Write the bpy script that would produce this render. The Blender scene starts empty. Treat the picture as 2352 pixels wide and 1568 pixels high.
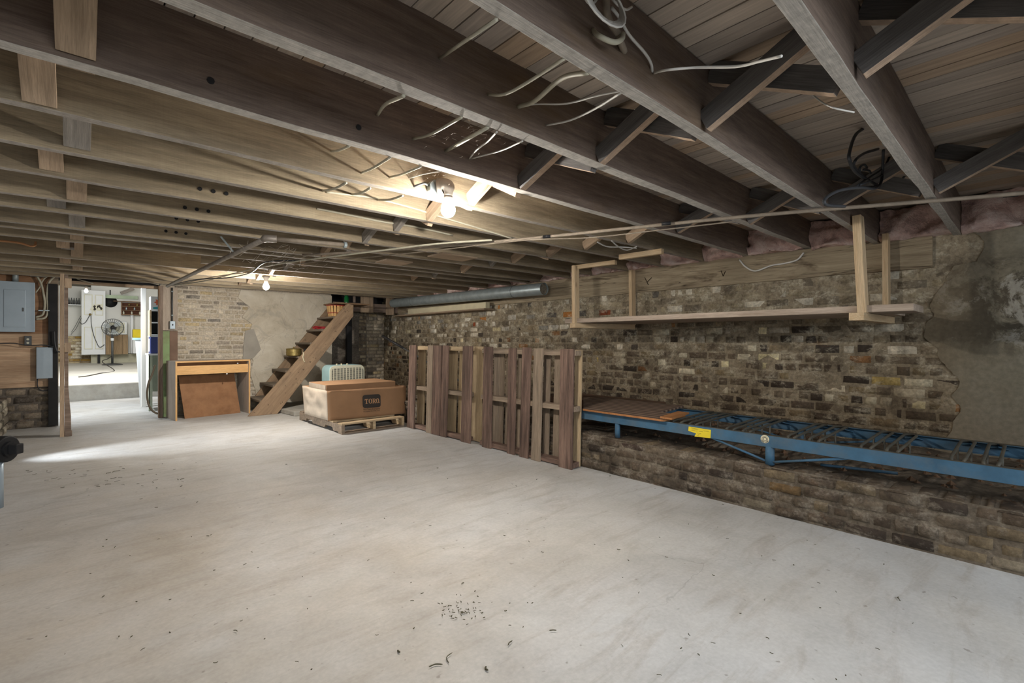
import bpy, math, random
from mathutils import Vector, Matrix, noise

# ------------------------------------------------------------------ scene, camera, light
S = bpy.context.scene
COL = S.collection
S.view_settings.view_transform = 'Standard'
S.view_settings.look = 'None'
S.view_settings.exposure = 0.30
S.view_settings.gamma = 1.0
S.view_settings.use_curve_mapping = False
try:
    S.cycles.use_denoising = True
    S.cycles.max_bounces = 6
    S.cycles.diffuse_bounces = 4
    S.cycles.caustics_reflective = False
    S.cycles.caustics_refractive = False
    S.cycles.sample_clamp_indirect = 6.0
except Exception:
    pass

CAM_H = 1.2
F_PX, CX, CY = 1095.0, 1176.0, 783.0          # the 2352 x 1568 frame
YAW = math.atan(998 / 1095)
SN, CS = math.sin(YAW), math.cos(YAW)
cam_data = bpy.data.cameras.new('camera')
cam_data.sensor_width = 36.0
cam_data.lens = 36.0 * F_PX / 2352.0
cam_data.clip_start = 0.02
cam_data.shift_y = -1.0 / 2352
cam = bpy.data.objects.new('camera', cam_data)
cam.location = (0, 0, CAM_H)
cam.rotation_euler = (math.pi / 2, 0, -YAW)
COL.objects.link(cam)
S.camera = cam

world = bpy.data.worlds.new('world')
S.world = world
world.use_nodes = True
wb = world.node_tree.nodes['Background']
wb.inputs[0].default_value = (0.86, 0.93, 1.0, 1)
wb.inputs[1].default_value = 0.58

BULB_L = 1750.0          # radiance of the bare bulbs
def area(name, loc, target, sx, sy, power, col=(1, 1, 1), spread=math.pi):
    d = bpy.data.lights.new(name, 'AREA')
    d.shape = 'RECTANGLE'; d.size = sx; d.size_y = sy; d.energy = power; d.color = col; d.spread = spread
    o = bpy.data.objects.new(name, d); COL.objects.link(o)
    o.location = loc
    o.rotation_euler = (Vector(target) - Vector(loc)).to_track_quat('-Z', 'Y').to_euler()
    return o
# cool fill lights added out of view, behind the camera and to one side
area('camera_side_fill', (1.2, -2.2, 1.75), (1.5, 0.9, 0), 3.4, 0.9, 45, (0.90, 0.95, 1.0), math.radians(115))
area('left_side_fill', (-1.35, 3.2, 1.2), (2.5, 3.6, 0.3), 2.0, 1.0, 8, (0.95, 0.97, 1.0))
# fill lights added out of view to brighten the back room
area('back_room_fill', (0.5, 13.6, 2.5), (0.6, 15.5, 0.5), 1.4, 1.4, 120, (1.0, 0.98, 0.95))
area('back_room_side_fill', (-0.2, 10.6, 1.9), (0.8, 11.5, 0), 0.5, 0.8, 55, (0.93, 0.97, 1.0))
# narrow beam of daylight that grazes the floor by the doorway
sp = bpy.data.lights.new('low_window_beam', 'SPOT')
sp.energy = 250; sp.spot_size = math.radians(40); sp.spot_blend = 0.9; sp.shadow_soft_size = 0.03; sp.color = (0.85, 0.92, 1.0)
spo = bpy.data.objects.new('low_window_beam', sp); COL.objects.link(spo)
spo.location = (-1.2, 6.95, 0.55)
spo.rotation_euler = (Vector((0.95, 6.75, -0.05)) - Vector(spo.location)).to_track_quat('-Z', 'Y').to_euler()

# ------------------------------------------------------------------ helpers
def at(px, py, x=None, y=None, z=None):
    a = (px - CX) / F_PX; b = (CY - py) / F_PX
    d = (SN + a * CS, CS - a * SN, b)
    t = x / d[0] if x is not None else (y / d[1] if y is not None else (z - CAM_H) / d[2])
    return Vector((d[0] * t, d[1] * t, d[2] * t + CAM_H))

WM = {}
def place(o, parent, M):
    COL.objects.link(o)
    if parent is not None:
        o.parent = parent
        o.matrix_parent_inverse = WM[parent.name].inverted()
    o.matrix_basis = M
    WM[o.name] = M.copy()
    return o

def T(o, label=None, cat=None, group=None, kind=None):
    if label: o['label'] = label
    if cat: o['category'] = cat
    if group: o['group'] = group
    if kind: o['kind'] = kind
    return o

def root(name, loc, label, cat, group=None):
    o = bpy.data.objects.new(name, None)
    o.empty_display_size = 0.05
    place(o, None, Matrix.Translation(Vector(loc)))
    return T(o, label, cat, group)

class MB:
    def __init__(s): s.v = []; s.f = []; s.c = []; s.cc = None
    def add(s, vs, fs):
        b = len(s.v); s.v += [Vector(p) for p in vs]; s.f += [tuple(i + b for i in f) for f in fs]
        if s.cc is not None: s.c += [s.cc] * len(vs)
        return s
    def hexa(s, p):
        return s.add(p, [(0, 3, 2, 1), (4, 5, 6, 7), (0, 1, 5, 4), (1, 2, 6, 5), (2, 3, 7, 6), (3, 0, 4, 7)])
    def box(s, x0, x1, y0, y1, z0, z1):
        return s.hexa([(x0, y0, z0), (x1, y0, z0), (x1, y1, z0), (x0, y1, z0), (x0, y0, z1), (x1, y0, z1), (x1, y1, z1), (x0, y1, z1)])
    def obox(s, p0, p1, w, h, up=(0, 0, 1)):
        M, L = frame(p0, p1, up)
        return s.hexa([M @ Vector(q) for q in [(0, -w/2, -h/2), (L, -w/2, -h/2), (L, w/2, -h/2), (0, w/2, -h/2), (0, -w/2, h/2), (L, -w/2, h/2), (L, w/2, h/2), (0, w/2, h/2)]])
    def prism(s, poly, axis, a0, a1):
        n = len(poly)
        def P(q, a):
            return (a, q[0], q[1]) if axis == 'x' else ((q[0], a, q[1]) if axis == 'y' else (q[0], q[1], a))
        vs = [P(q, a0) for q in poly] + [P(q, a1) for q in poly]
        fs = [tuple(range(n - 1, -1, -1)), tuple(range(n, 2 * n))] + [(i, (i + 1) % n, n + (i + 1) % n, n + i) for i in range(n)]
        return s.add(vs, fs)
    def tube(s, pts, r, n=8, closed=False, flat=1.0):
        pts = [Vector(p) for p in pts]; m = len(pts); rings = []
        up = None
        for i, p in enumerate(pts):
            a = pts[(i - 1) % m] if (closed or i > 0) else p
            b = pts[(i + 1) % m] if (closed or i < m - 1) else p
            t = (b - a).normalized() if (b - a).length > 1e-9 else Vector((1, 0, 0))
            if up is None: up = Vector((0, 0, 1)) if abs(t.z) < 0.9 else Vector((1, 0, 0))
            sd = t.cross(up).normalized(); up2 = sd.cross(t).normalized(); up = up2
            rr = r[i] if isinstance(r, (list, tuple)) else r
            rings.append([p + sd * rr * math.cos(2 * math.pi * k / n) + up2 * rr * flat * math.sin(2 * math.pi * k / n) for k in range(n)])
        vs = [q for R in rings for q in R]
        fs = [(i * n + k, i * n + (k + 1) % n, ((i + 1) % m) * n + (k + 1) % n, ((i + 1) % m) * n + k) for i in range(m if closed else m - 1) for k in range(n)]
        if not closed: fs += [tuple(range(n - 1, -1, -1)), tuple((m - 1) * n + k for k in range(n))]
        return s.add(vs, fs)
    def cyl(s, p0, p1, r, r1=None, n=20): return s.tube([p0, p1], [r, r if r1 is None else r1], n)
    def lathe(s, prof, c, n=24, axis=(0, 0, 1)):
        M = Matrix.Translation(Vector(c)) @ Vector((0, 0, 1)).rotation_difference(Vector(axis)).to_matrix().to_4x4()
        vs = [M @ Vector((r * math.cos(2 * math.pi * k / n), r * math.sin(2 * math.pi * k / n), z)) for r, z in prof for k in range(n)]
        fs = [(i * n + k, i * n + (k + 1) % n, (i + 1) * n + (k + 1) % n, (i + 1) * n + k) for i in range(len(prof) - 1) for k in range(n)]
        if prof[0][0] > 1e-4: fs.append(tuple(range(n - 1, -1, -1)))
        if prof[-1][0] > 1e-4: fs.append(tuple((len(prof) - 1) * n + k for k in range(n)))
        return s.add(vs, fs)
    def grid(s, fn, nu, nv):
        vs = [fn(i / nu, j / nv) for j in range(nv + 1) for i in range(nu + 1)]
        fs = [(j * (nu + 1) + i, j * (nu + 1) + i + 1, (j + 1) * (nu + 1) + i + 1, (j + 1) * (nu + 1) + i) for j in range(nv) for i in range(nu)]
        return s.add(vs, fs)
    def build(s, name, mat, parent=None, smooth=False, bevel=0.0, M=None):
        if M is None:
            lo = [min(p[i] for p in s.v) for i in range(3)]; hi = [max(p[i] for p in s.v) for i in range(3)]
            M = Matrix.Translation(Vector(((lo[0] + hi[0]) / 2, (lo[1] + hi[1]) / 2, lo[2])))
        I = M.inverted()
        me = bpy.data.meshes.new(name)
        me.from_pydata([I @ p for p in s.v], [], s.f)
        if s.c:
            at_ = me.attributes.new('bcol', 'FLOAT_COLOR', 'POINT')
            flat = [x for c in s.c for x in (c[0], c[1], c[2], 1.0)]
            at_.data.foreach_set('color', flat)
        me.materials.append(mat)
        if smooth: me.polygons.foreach_set('use_smooth', [True] * len(me.polygons))
        me.update()
        o = bpy.data.objects.new(name, me)
        place(o, parent, M)
        if bevel > 0:
            b = o.modifiers.new('bevel', 'BEVEL'); b.width = bevel; b.segments = 2; b.limit_method = 'ANGLE'
        return o

def frame(p0, p1, up=(0, 0, 1)):
    p0 = Vector(p0); p1 = Vector(p1); X = (p1 - p0); L = X.length; X.normalize()
    Y = Vector(up).cross(X)
    if Y.length < 1e-6: Y = Vector((0, 1, 0))
    Y.normalize(); Z = X.cross(Y)
    M = Matrix(((X.x, Y.x, Z.x, p0.x), (X.y, Y.y, Z.y, p0.y), (X.z, Y.z, Z.z, p0.z), (0, 0, 0, 1)))
    return M, L

def bar(name, mat, p0, p1, w, h, parent=None, up=(0, 0, 1), bevel=0.002, rough=0.0, seed=0):
    """squared timber; its grain runs along its own length"""
    M, L = frame(p0, p1, up)
    m = MB()
    n = max(1, int(L / 0.25)) if rough else 1
    rings = []
    for i in range(n + 1):
        x = L * i / n
        def j(k): return noise.noise(Vector((x * 2.1 + seed * 7.3, k * 3.1, seed))) * rough
        rings.append([(x, -w/2 + j(0), -h/2 + j(1)), (x, w/2 + j(2), -h/2 + j(1)), (x, w/2 + j(2), h/2 + j(3)), (x, -w/2 + j(0), h/2 + j(3))])
    vs = [q for r in rings for q in r]
    fs = [(0, 3, 2, 1), (n*4, n*4+1, n*4+2, n*4+3)] + [(i*4+k, i*4+(k+1) % 4, (i+1)*4+(k+1) % 4, (i+1)*4+k) for i in range(n) for k in range(4)]
    m.add([M @ Vector(q) for q in vs], fs)
    return m.build(name, mat, parent, bevel=bevel, M=M)

def plank(name, mat, x0, x1, y0, y1, z0, z1, axis='x', parent=None, bevel=0.002, **k):
    cx, cy, cz = (x0 + x1) / 2, (y0 + y1) / 2, (z0 + z1) / 2
    if axis == 'x': return bar(name, mat, (x0, cy, cz), (x1, cy, cz), y1 - y0, z1 - z0, parent, bevel=bevel, **k)
    if axis == 'y': return bar(name, mat, (cx, y0, cz), (cx, y1, cz), x1 - x0, z1 - z0, parent, bevel=bevel, **k)
    return bar(name, mat, (cx, cy, z0), (cx, cy, z1), y1 - y0, x1 - x0, parent, up=(1, 0, 0), bevel=bevel, **k)

def crv(pts, n=8):
    pts = [Vector(p) for p in pts]
    if len(pts) < 3: return pts
    P = [pts[0] * 2 - pts[1]] + pts + [pts[-1] * 2 - pts[-2]]; out = []
    for i in range(1, len(P) - 2):
        for k in range(n):
            t = k / n; a, b, c, d = P[i-1], P[i], P[i+1], P[i+2]
            out.append(0.5 * ((2*b) + (c - a) * t + (2*a - 5*b + 4*c - d) * t*t + (3*b - a - 3*c + d) * t**3))
    return out + [pts[-1]]

def cable(name, pts, r, mat, label, cat='cable', group=None, n=6, parent=None, seg=8):
    o = MB().tube(crv(pts, n), r, seg).build(name, mat, parent, smooth=True)
    return T(o, label, cat, group) if parent is None else o

ORD = ['first', 'second', 'third', 'fourth', 'fifth', 'sixth', 'seventh', 'eighth', 'ninth', 'tenth', 'eleventh', 'twelfth', 'thirteenth', 'fourteenth', 'fifteenth', 'sixteenth', 'seventeenth', 'eighteenth', 'nineteenth', 'twentieth']

# ------------------------------------------------------------------ materials
def lin(h):
    if isinstance(h, (tuple, list)): return tuple(h[:3]) + (1,)
    h = h.lstrip('#'); c = [int(h[i:i+2], 16) / 255 for i in (0, 2, 4)]
    return tuple(x / 12.92 if x <= 0.04045 else ((x + 0.055) / 1.055) ** 2.4 for x in c) + (1,)

class NT:
    def __init__(s, name):
        s.m = bpy.data.materials.new(name); s.m.use_nodes = True
        s.t = s.m.node_tree; s.b = s.t.nodes['Principled BSDF']
        s.b.inputs['Specular IOR Level'].default_value = 0.3
        s._co = None
    def n(s, typ, **k):
        o = s.t.nodes.new(typ)
        for a, v in k.items(): setattr(o, a, v)
        return o
    def l(s, a, b): s.t.links.new(a, b)
    def co(s, rnd=True, scale=(1, 1, 1)):
        if s._co is None:
            tc = s.n('ShaderNodeTexCoord'); out = tc.outputs['Object']
            if rnd:
                oi = s.n('ShaderNodeObjectInfo'); mu = s.n('ShaderNodeMath', operation='MULTIPLY'); mu.inputs[1].default_value = 53.0
                s.l(oi.outputs['Random'], mu.inputs[0])
                ad = s.n('ShaderNodeVectorMath', operation='ADD'); s.l(out, ad.inputs[0]); s.l(mu.outputs[0], ad.inputs[1]); out = ad.outputs[0]
            s._co = out
        if scale == (1, 1, 1): return s._co
        m = s.n('ShaderNodeMapping'); m.inputs['Scale'].default_value = scale; s.l(s._co, m.inputs['Vector'])
        return m.outputs[0]
    def noise(s, scale, vec=None, detail=4, rough=0.55, dist=0.0):
        o = s.n('ShaderNodeTexNoise'); o.inputs['Scale'].default_value = scale; o.inputs['Detail'].default_value = detail
        o.inputs['Roughness'].default_value = rough; o.inputs['Distortion'].default_value = dist
        s.l(vec if vec is not None else s.co(), o.inputs['Vector']); return o.outputs['Fac']
    def ramp(s, fac, stops):
        o = s.n('ShaderNodeValToRGB'); e = o.color_ramp.elements
        while len(e) > 1: e.remove(e[-1])
        e[0].position, e[0].color = stops[0][0], lin(stops[0][1])
        for p, c in stops[1:]:
            x = e.new(p); x.color = lin(c)
        s.l(fac, o.inputs[0]); return o.outputs[0]
    def mr(s, fac, a, b, c=0.0, d=1.0):
        o = s.n('ShaderNodeMapRange'); o.inputs[1].default_value = a; o.inputs[2].default_value = b; o.inputs[3].default_value = c; o.inputs[4].default_value = d
        s.l(fac, o.inputs[0]); return o.outputs[0]
    def mix(s, fac, a, b, typ='MIX'):
        o = s.n('ShaderNodeMix', data_type='RGBA', blend_type=typ)
        for i, v in ((0, fac), (6, a), (7, b)):
            if hasattr(v, 'is_linked') or hasattr(v, 'links'): s.l(v, o.inputs[i])
            else: o.inputs[i].default_value = v if i == 0 else lin(v)
        return o.outputs[2]
    def bump(s, h, strength=0.3, dist=0.01, prev=None):
        o = s.n('ShaderNodeBump'); o.inputs['Strength'].default_value = strength; o.inputs['Distance'].default_value = dist
        s.l(h, o.inputs['Height'])
        if prev is not None: s.l(prev, o.inputs['Normal'])
        return o.outputs[0]
    def out(s, col=None, rough=None, nor=None):
        if col is not None:
            if hasattr(col, 'links'): s.l(col, s.b.inputs['Base Color'])
            else: s.b.inputs['Base Color'].default_value = lin(col)
        if rough is not None:
            if hasattr(rough, 'links'): s.l(rough, s.b.inputs['Roughness'])
            else: s.b.inputs['Roughness'].default_value = rough
        if nor is not None: s.l(nor, s.b.inputs['Normal'])
        return s.m

def wood(name, c1, c2, blotch=0.35, rough=0.85, bump=0.35, grain=1.0, fuzz=0.5, knots=False, edge=None, saw=0.0, ethr=-0.7):
    t = NT(name)
    g = t.noise(2.0 * grain, t.co(scale=(1.2, 16, 16)), 7, 0.65, 0.3)
    f = t.noise(6.0 * grain, t.co(scale=(2.0, 40, 40)), 3, 0.7)
    col = t.ramp(g, [(0.28, c1), (0.72, c2)])
    b = t.mr(t.noise(1.6, t.co(scale=(0.6, 2.5, 2.5)), 3), 0.3, 0.7, 1 - blotch, 1 + blotch * 0.35)
    col = t.mix(1.0, col, b, 'MULTIPLY')
    fz = t.mr(f, 0.3, 0.7, 1 - fuzz * 0.45, 1 + fuzz * 0.3)
    col = t.mix(1.0, col, fz, 'MULTIPLY')
    if saw:
        sw = t.noise(3.0, t.co(scale=(30, 1.2, 1.2)), 3, 0.6, 1.2)
        col = t.mix(1.0, col, t.mr(sw, 0.3, 0.7, 1 - saw, 1 + saw * 0.6), 'MULTIPLY')
        st = t.noise(1.2, t.co(scale=(0.9, 3, 3)), 6, 0.65)
        col = t.mix(t.mr(st, 0.55, 0.75, 0, 0.5), col, '#6b5433')
    if edge:   # downward faces mixed paler: the light on undersides put into the colour
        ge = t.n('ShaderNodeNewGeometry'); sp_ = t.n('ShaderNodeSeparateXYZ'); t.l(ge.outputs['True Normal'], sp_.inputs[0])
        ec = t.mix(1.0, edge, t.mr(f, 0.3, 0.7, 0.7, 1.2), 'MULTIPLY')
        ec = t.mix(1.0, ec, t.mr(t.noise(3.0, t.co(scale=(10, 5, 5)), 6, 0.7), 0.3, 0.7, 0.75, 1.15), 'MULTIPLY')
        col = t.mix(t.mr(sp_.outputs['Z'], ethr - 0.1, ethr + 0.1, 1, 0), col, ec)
    if knots:
        k = t.mr(t.noise(3.3, t.co(scale=(1, 3, 3)), 1), 0.70, 0.78, 0, 0.6)
        col = t.mix(k, col, '#4a2f1c')
    return t.out(col, rough, t.bump(t.mix(0.5, g, f), bump, 0.006))

def plain(name, c, rough=0.6, var=0.12, scale=6.0, metal=0.0, bump=0.0, spec=0.3, dirt=None, dirt_amt=0.5):
    t = NT(name)
    nz = t.noise(scale, None, 5, 0.6)
    col = t.mix(1.0, c, t.mr(nz, 0.3, 0.7, 1 - var, 1 + var * 0.5), 'MULTIPLY')
    if dirt: col = t.mix(t.mr(t.noise(scale * 0.7, None, 6, 0.7), 0.45, 0.72, 0, dirt_amt), col, dirt)
    t.b.inputs['Metallic'].default_value = metal
    t.b.inputs['Specular IOR Level'].default_value = spec
    return t.out(col, rough, t.bump(nz, bump, 0.01) if bump else None)

def emit(name, c, strength):
    t = NT(name); t.b.inputs['Base Color'].default_value = lin(c)
    t.b.inputs['Emission Color'].default_value = lin(c); t.b.inputs['Emission Strength'].default_value = strength
    return t.m

M_joist_shaded = wood('joist_wood_shaded', '#66574e', '#8c7b6e', 0.35, fuzz=0.5, edge='#b5b0a8', saw=0.04)  # darker copy for near joists the bulb leaves unlit, shade in the colour
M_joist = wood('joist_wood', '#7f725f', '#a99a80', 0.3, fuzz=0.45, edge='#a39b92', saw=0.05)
M_brace_grey = wood('brace_wood_grey', '#77716b', '#a39c92', 0.3)
M_brace_shaded = wood('brace_wood_shaded', '#54514f', '#7c7977', 0.3, edge='#b29a84', ethr=-0.5)  # near braces: shaded sides and lit undersides put into the colour
M_brace_tan = wood('brace_wood_tan', '#94806a', '#c0a88e', 0.3)
M_plank_ceiling = None
M_beam = wood('old_beam_wood', '#6c5f4c', '#a3937a', 0.55, bump=0.7, grain=0.8)
M_pine = wood('pine_wood', '#c0a27c', '#dcc6a4', 0.15, 0.7, 0.15, knots=True)
M_shelf = wood('shelf_wood', '#a08d7c', '#cdbcab', 0.25, 0.75, 0.2)
M_pallet = wood('pallet_wood', '#43352f', '#94796a', 0.5, 0.85, 0.45, grain=0.8)
M_pallet_pale = wood('pallet_wood_pale', '#9c8465', '#ccb693', 0.25, 0.8, 0.25)
M_pallet_grey = wood('pallet_wood_grey', '#77695a', '#a89580', 0.3, 0.85, 0.4)
M_stair = wood('stair_wood', '#755a42', '#9c7f62', 0.35, 0.75, 0.25)
M_stair_grey = wood('stair_tread_wood', '#665a4c', '#8d8070', 0.35, 0.8, 0.25)
M_post = wood('post_wood', '#6d5c50', '#9b8a7c', 0.4)
M_ply = wood('plywood_board', '#aa8a6e', '#d0b496', 0.3, 0.8, 0.15, grain=0.6)
M_desk = wood('desk_front_wood', '#cfa066', '#e0b47c', 0.08, 0.5, 0.05)
M_desk_side = wood('desk_side_board', '#ab9f94', '#c4b9ad', 0.12, 0.6, 0.05)
M_hard = plain('hardboard', '#936b4a', 0.7, 0.18, 9, dirt='#6e4628', dirt_amt=0.4)
M_rackboard = wood('deck_board_wood', '#4e3b30', '#82654f', 0.2, 0.75, 0.2, grain=1.3)
M_rackedge = wood('deck_board_edge', '#8f6038', '#b57f50', 0.2, 0.7, 0.1)
M_steel = plain('galvanised_steel', '#a9b5b8', 0.36, 0.2, 10, metal=0.45, dirt='#8f9796', dirt_amt=0.5)
M_pipe = plain('dusty_steel_pipe', '#857d74', 0.5, 0.25, 18, metal=0.35, dirt='#a09788')
M_conduit = plain('dusty_conduit', '#8f8374', 0.7, 0.2, 18, metal=0.1, dirt='#6d6356')
M_white_cable = plain('white_cable', '#d6d3cc', 0.55, 0.1)
M_cream_cable = plain('cream_cable', '#b3ae9b', 0.6, 0.15, 20)
M_black = plain('black_rubber', '#222224', 0.55, 0.2)
M_blackcable = plain('black_cable', '#3b3d40', 0.45, 0.2)
M_greymetal = plain('grey_panel_enamel', '#a0adb6', 0.42, 0.08, 5, metal=0.2)
M_darkgrey = plain('dark_grey_metal', '#5a5c5c', 0.5, 0.2, metal=0.4)
M_blue = plain('blue_rack_paint', '#3f627b', 0.6, 0.25, 9, dirt='#56626a', dirt_amt=0.85, bump=0.15)
M_rackgrey = plain('rack_bar_metal', '#54524a', 0.6, 0.3, 10, metal=0.25, dirt='#6e6454')
M_white = plain('white_paint', '#dcdfe0', 0.6, 0.06, 3)
M_whitebright = plain('white_wall_paint', '#e4e4e0', 0.8, 0.08, 2)
M_carton = plain('brown_cardboard', '#a07c5c', 0.85, 0.12, 5, bump=0.2)
M_carton_pale = plain('pale_cardboard', '#b8aa98', 0.85, 0.16, 5, bump=0.5)  # paler card tone for one end panel and the flap
M_logo = plain('printed_dark_ink', '#3c3733', 0.8, 0.1)
M_teal = plain('pale_blue_enamel', '#a3c6c9', 0.45, 0.1)
M_cream = plain('cream_enamel', '#cfcdb8', 0.5, 0.12)
M_brass = plain('tarnished_brass', '#9d8a55', 0.35, 0.3, 12, metal=0.7)
M_red = plain('red_plastic', '#a3262c', 0.5, 0.15)
M_green = plain('green_glass', '#1f6b38', 0.15, 0.2)
M_bluep = plain('blue_plastic', '#2c5e9e', 0.5, 0.15)
M_navy = plain('navy_plastic', '#3a4480', 0.5, 0.1)
M_yellow = plain('yellow_card', '#e2cb32', 0.7, 0.06)
M_orange = plain('orange_print', '#dc6a40', 0.7, 0.1)
M_tealprint = plain('teal_print', '#2f9aa2', 0.7, 0.1)
M_cellar_green = plain('green_painted_board', '#8ba173', 0.75, 0.15, 5, dirt='#75604a', dirt_amt=0.5)
M_brown_paint = plain('brown_painted_board', '#7e6656', 0.75, 0.2, 5)
M_insul = None
M_slab = plain('rough_concrete', '#a5a29a', 0.9, 0.2, 5, bump=0.6, dirt='#827a6c')
M_bulb = emit('lit_bulb_glass', (1.0, 0.94, 0.86), BULB_L)
M_bulb_far = emit('lit_far_bulb_glass', (1.0, 0.94, 0.86), BULB_L * 1.5)
M_neck = emit('lit_bulb_neck', (1.0, 0.94, 0.86), 120.0)
M_backbulb = emit('lit_back_bulb', (1.0, 0.96, 0.9), 60)
M_porcelain = plain('dusty_porcelain', '#8c857c', 0.45, 0.2)
M_cream_foam = plain('cream_foam_board', '#d9cfb0', 0.85, 0.1, 6)
M_stuffing = plain('grey_stuffing', '#7c7466', 0.95, 0.5, 30, bump=1.0)
M_near_black = plain('near_black_board', '#2a2a2b', 0.8, 0.3)

def insulation_mat():
    t = NT('pink_insulation')
    a = t.noise(7, None, 6, 0.65, 0.6)
    col = t.ramp(a, [(0.3, '#a3857e'), (0.48, '#e2c2b8'), (0.7, '#faeae2')])
    return t.out(col, 0.95, t.bump(t.noise(14, None, 6, 0.7), 0.9, 0.03))
M_insul = insulation_mat()

def brick_mat(name, grime=0.5, white=0.35, dark='#2e261f', pale='#c9c2b0', low=None, gain=1.0):
    """colour of each brick comes from its own attribute; stains, salt bloom and soot over it"""
    t = NT(name)
    a = t.n('ShaderNodeAttribute'); a.attribute_name = 'bcol'
    co = t.co(rnd=False)
    col = a.outputs['Color']
    if gain != 1.0: col = t.mix(1.0, col, (gain, gain, gain * 0.985), 'MULTIPLY')
    fine = t.noise(38, co, 5, 0.7)
    col = t.mix(1.0, col, t.mr(fine, 0.25, 0.75, 0.55, 1.4), 'MULTIPLY')
    st = t.noise(3.2, co, 8, 0.68, 0.4)
    col = t.mix(t.mr(st, 0.44, 0.66, 0, grime), col, dark)
    st2 = t.noise(11.0, co, 7, 0.7, 0.5)
    col = t.mix(t.mr(st2, 0.52, 0.68, 0, grime * 0.75), col, dark)
    og = t.noise(4.1, co, 6, 0.7, 1.0)
    col = t.mix(t.mr(og, 0.62, 0.72, 0, grime * 0.6), col, '#7d5227')
    wh = t.noise(5.0, t.co(rnd=False, scale=(1, 1, 1.8)), 9, 0.75, 0.3)
    sp = t.noise(60, co, 2, 0.5)
    w = t.n('ShaderNodeMath', operation='MULTIPLY'); t.l(t.mr(wh, 0.50, 0.64, 0, white), w.inputs[0]); t.l(t.mr(sp, 0.35, 0.6, 0.3, 1), w.inputs[1])
    col = t.mix(w.outputs[0], col, pale)
    if low:     # damp and dirt rising from the foot of the wall
        sp_ = t.n('ShaderNodeSeparateXYZ'); t.l(co, sp_.inputs[0])
        nz_ = t.n('ShaderNodeMath', operation='ADD'); t.l(sp_.outputs['Z'], nz_.inputs[0]); t.l(t.mr(t.noise(2.4, co, 5, 0.6), 0.3, 0.7, -0.3, 0.3), nz_.inputs[1])
        col = t.mix(t.mr(nz_.outputs[0], low[1], low[0], 0, low[2]), col, t.mix(1.0, col, low[3], 'MULTIPLY'))
    b = t.bump(fine, 0.6, 0.006)
    b = t.bump(t.noise(12, co, 6, 0.6), 0.5, 0.015, b)
    return t.out(col, 0.92, b)

def plaster_mat(name, base, dark, pale, s=2.2, grime=0.5, peel=0.5, lo=0.0):
    t = NT(name); co = t.co(rnd=False)
    n1 = t.noise(s, co, 8, 0.62, 0.5)
    col = t.ramp(n1, [(0.3, dark), (0.48, base), (0.7, base)])
    n2 = t.noise(s * 1.7, co, 9, 0.7, 0.8)
    col = t.mix(t.mr(n2, 0.54, 0.60, 0, peel), col, pale)
    n3 = t.noise(30, co, 5, 0.6)
    col = t.mix(1.0, col, t.mr(n3, 0.3, 0.7, 0.82, 1.12), 'MULTIPLY')
    return t.out(col, 0.92, t.bump(t.noise(9, co, 7, 0.65), 0.6, 0.012))

def floor_mat():
    t = NT('concrete_floor'); co = t.co(rnd=False)
    n1 = t.noise(0.55, co, 6, 0.6, 0.6)
    col = t.ramp(n1, [(0.30, '#aba79f'), (0.5, '#bab9b6'), (0.7, '#c3c5c6')])
    # brown stain plus the warm cast of the mixed lighting, painted in mid-room
    sx = t.n('ShaderNodeVectorMath', operation='DISTANCE'); t.l(co, sx.inputs[0]); sx.inputs[1].default_value = (-0.75, -1.2, 0.0)
    w = t.mr(sx.outputs['Value'], 0.2, 2.9, 1, 0)
    w2 = t.n('ShaderNodeMath', operation='MULTIPLY'); t.l(w, w2.inputs[0]); t.l(t.mr(t.noise(0.9, co, 7, 0.65), 0.3, 0.65, 0.25, 0.9), w2.inputs[1])
    col = t.mix(w2.outputs[0], col, '#a1937f')
    m = t.n('ShaderNodeMapping'); m.inputs['Rotation'].default_value = (0, 0, math.radians(-30)); m.inputs['Scale'].default_value = (1.2, 6, 1); t.l(co, m.inputs['Vector'])
    st = t.noise(1.6, m.outputs[0], 8, 0.7, 0.6)
    col = t.mix(t.mr(st, 0.50, 0.72, 0, 0.55), col, '#958b7e')

    bl = t.noise(2.3, co, 9, 0.68, 0.8)
    col = t.mix(1.0, col, t.mr(bl, 0.32, 0.68, 0.86, 1.07), 'MULTIPLY')
    sp = t.noise(55, co, 3, 0.6)
    col = t.mix(1.0, col, t.mr(sp, 0.25, 0.75, 0.90, 1.07), 'MULTIPLY')
    col = t.mix(t.mr(t.noise(23, co, 2, 0.5), 0.70, 0.76, 0, 0.55), col, '#6f675c')
    # hairline cracks
    dn = t.n('ShaderNodeTexNoise'); dn.inputs['Scale'].default_value = 2.2; dn.inputs['Detail'].default_value = 8; t.l(co, dn.inputs['Vector'])
    dm = t.mix(0.28, co, dn.outputs['Color'])
    vo = t.n('ShaderNodeTexVoronoi', feature='DISTANCE_TO_EDGE'); vo.inputs['Scale'].default_value = 0.55; t.l(dm, vo.inputs['Vector'])
    gate = t.mr(t.noise(0.8, co, 2), 0.5, 0.6, 0, 0.3)
    ck = t.n('ShaderNodeMath', operation='MULTIPLY'); t.l(t.mr(vo.outputs['Distance'], 0.0, 0.0014, 1, 0), ck.inputs[0]); t.l(gate, ck.inputs[1])
    col = t.mix(ck.outputs[0], col, '#5f584e')
    b = t.bump(t.noise(7, co, 8, 0.6), 0.12, 0.01)
    t.b.inputs['Specular IOR Level'].default_value = 0.35
    return t.out(col, t.mr(n1, 0.3, 0.7, 0.55, 0.7), b)

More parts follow.
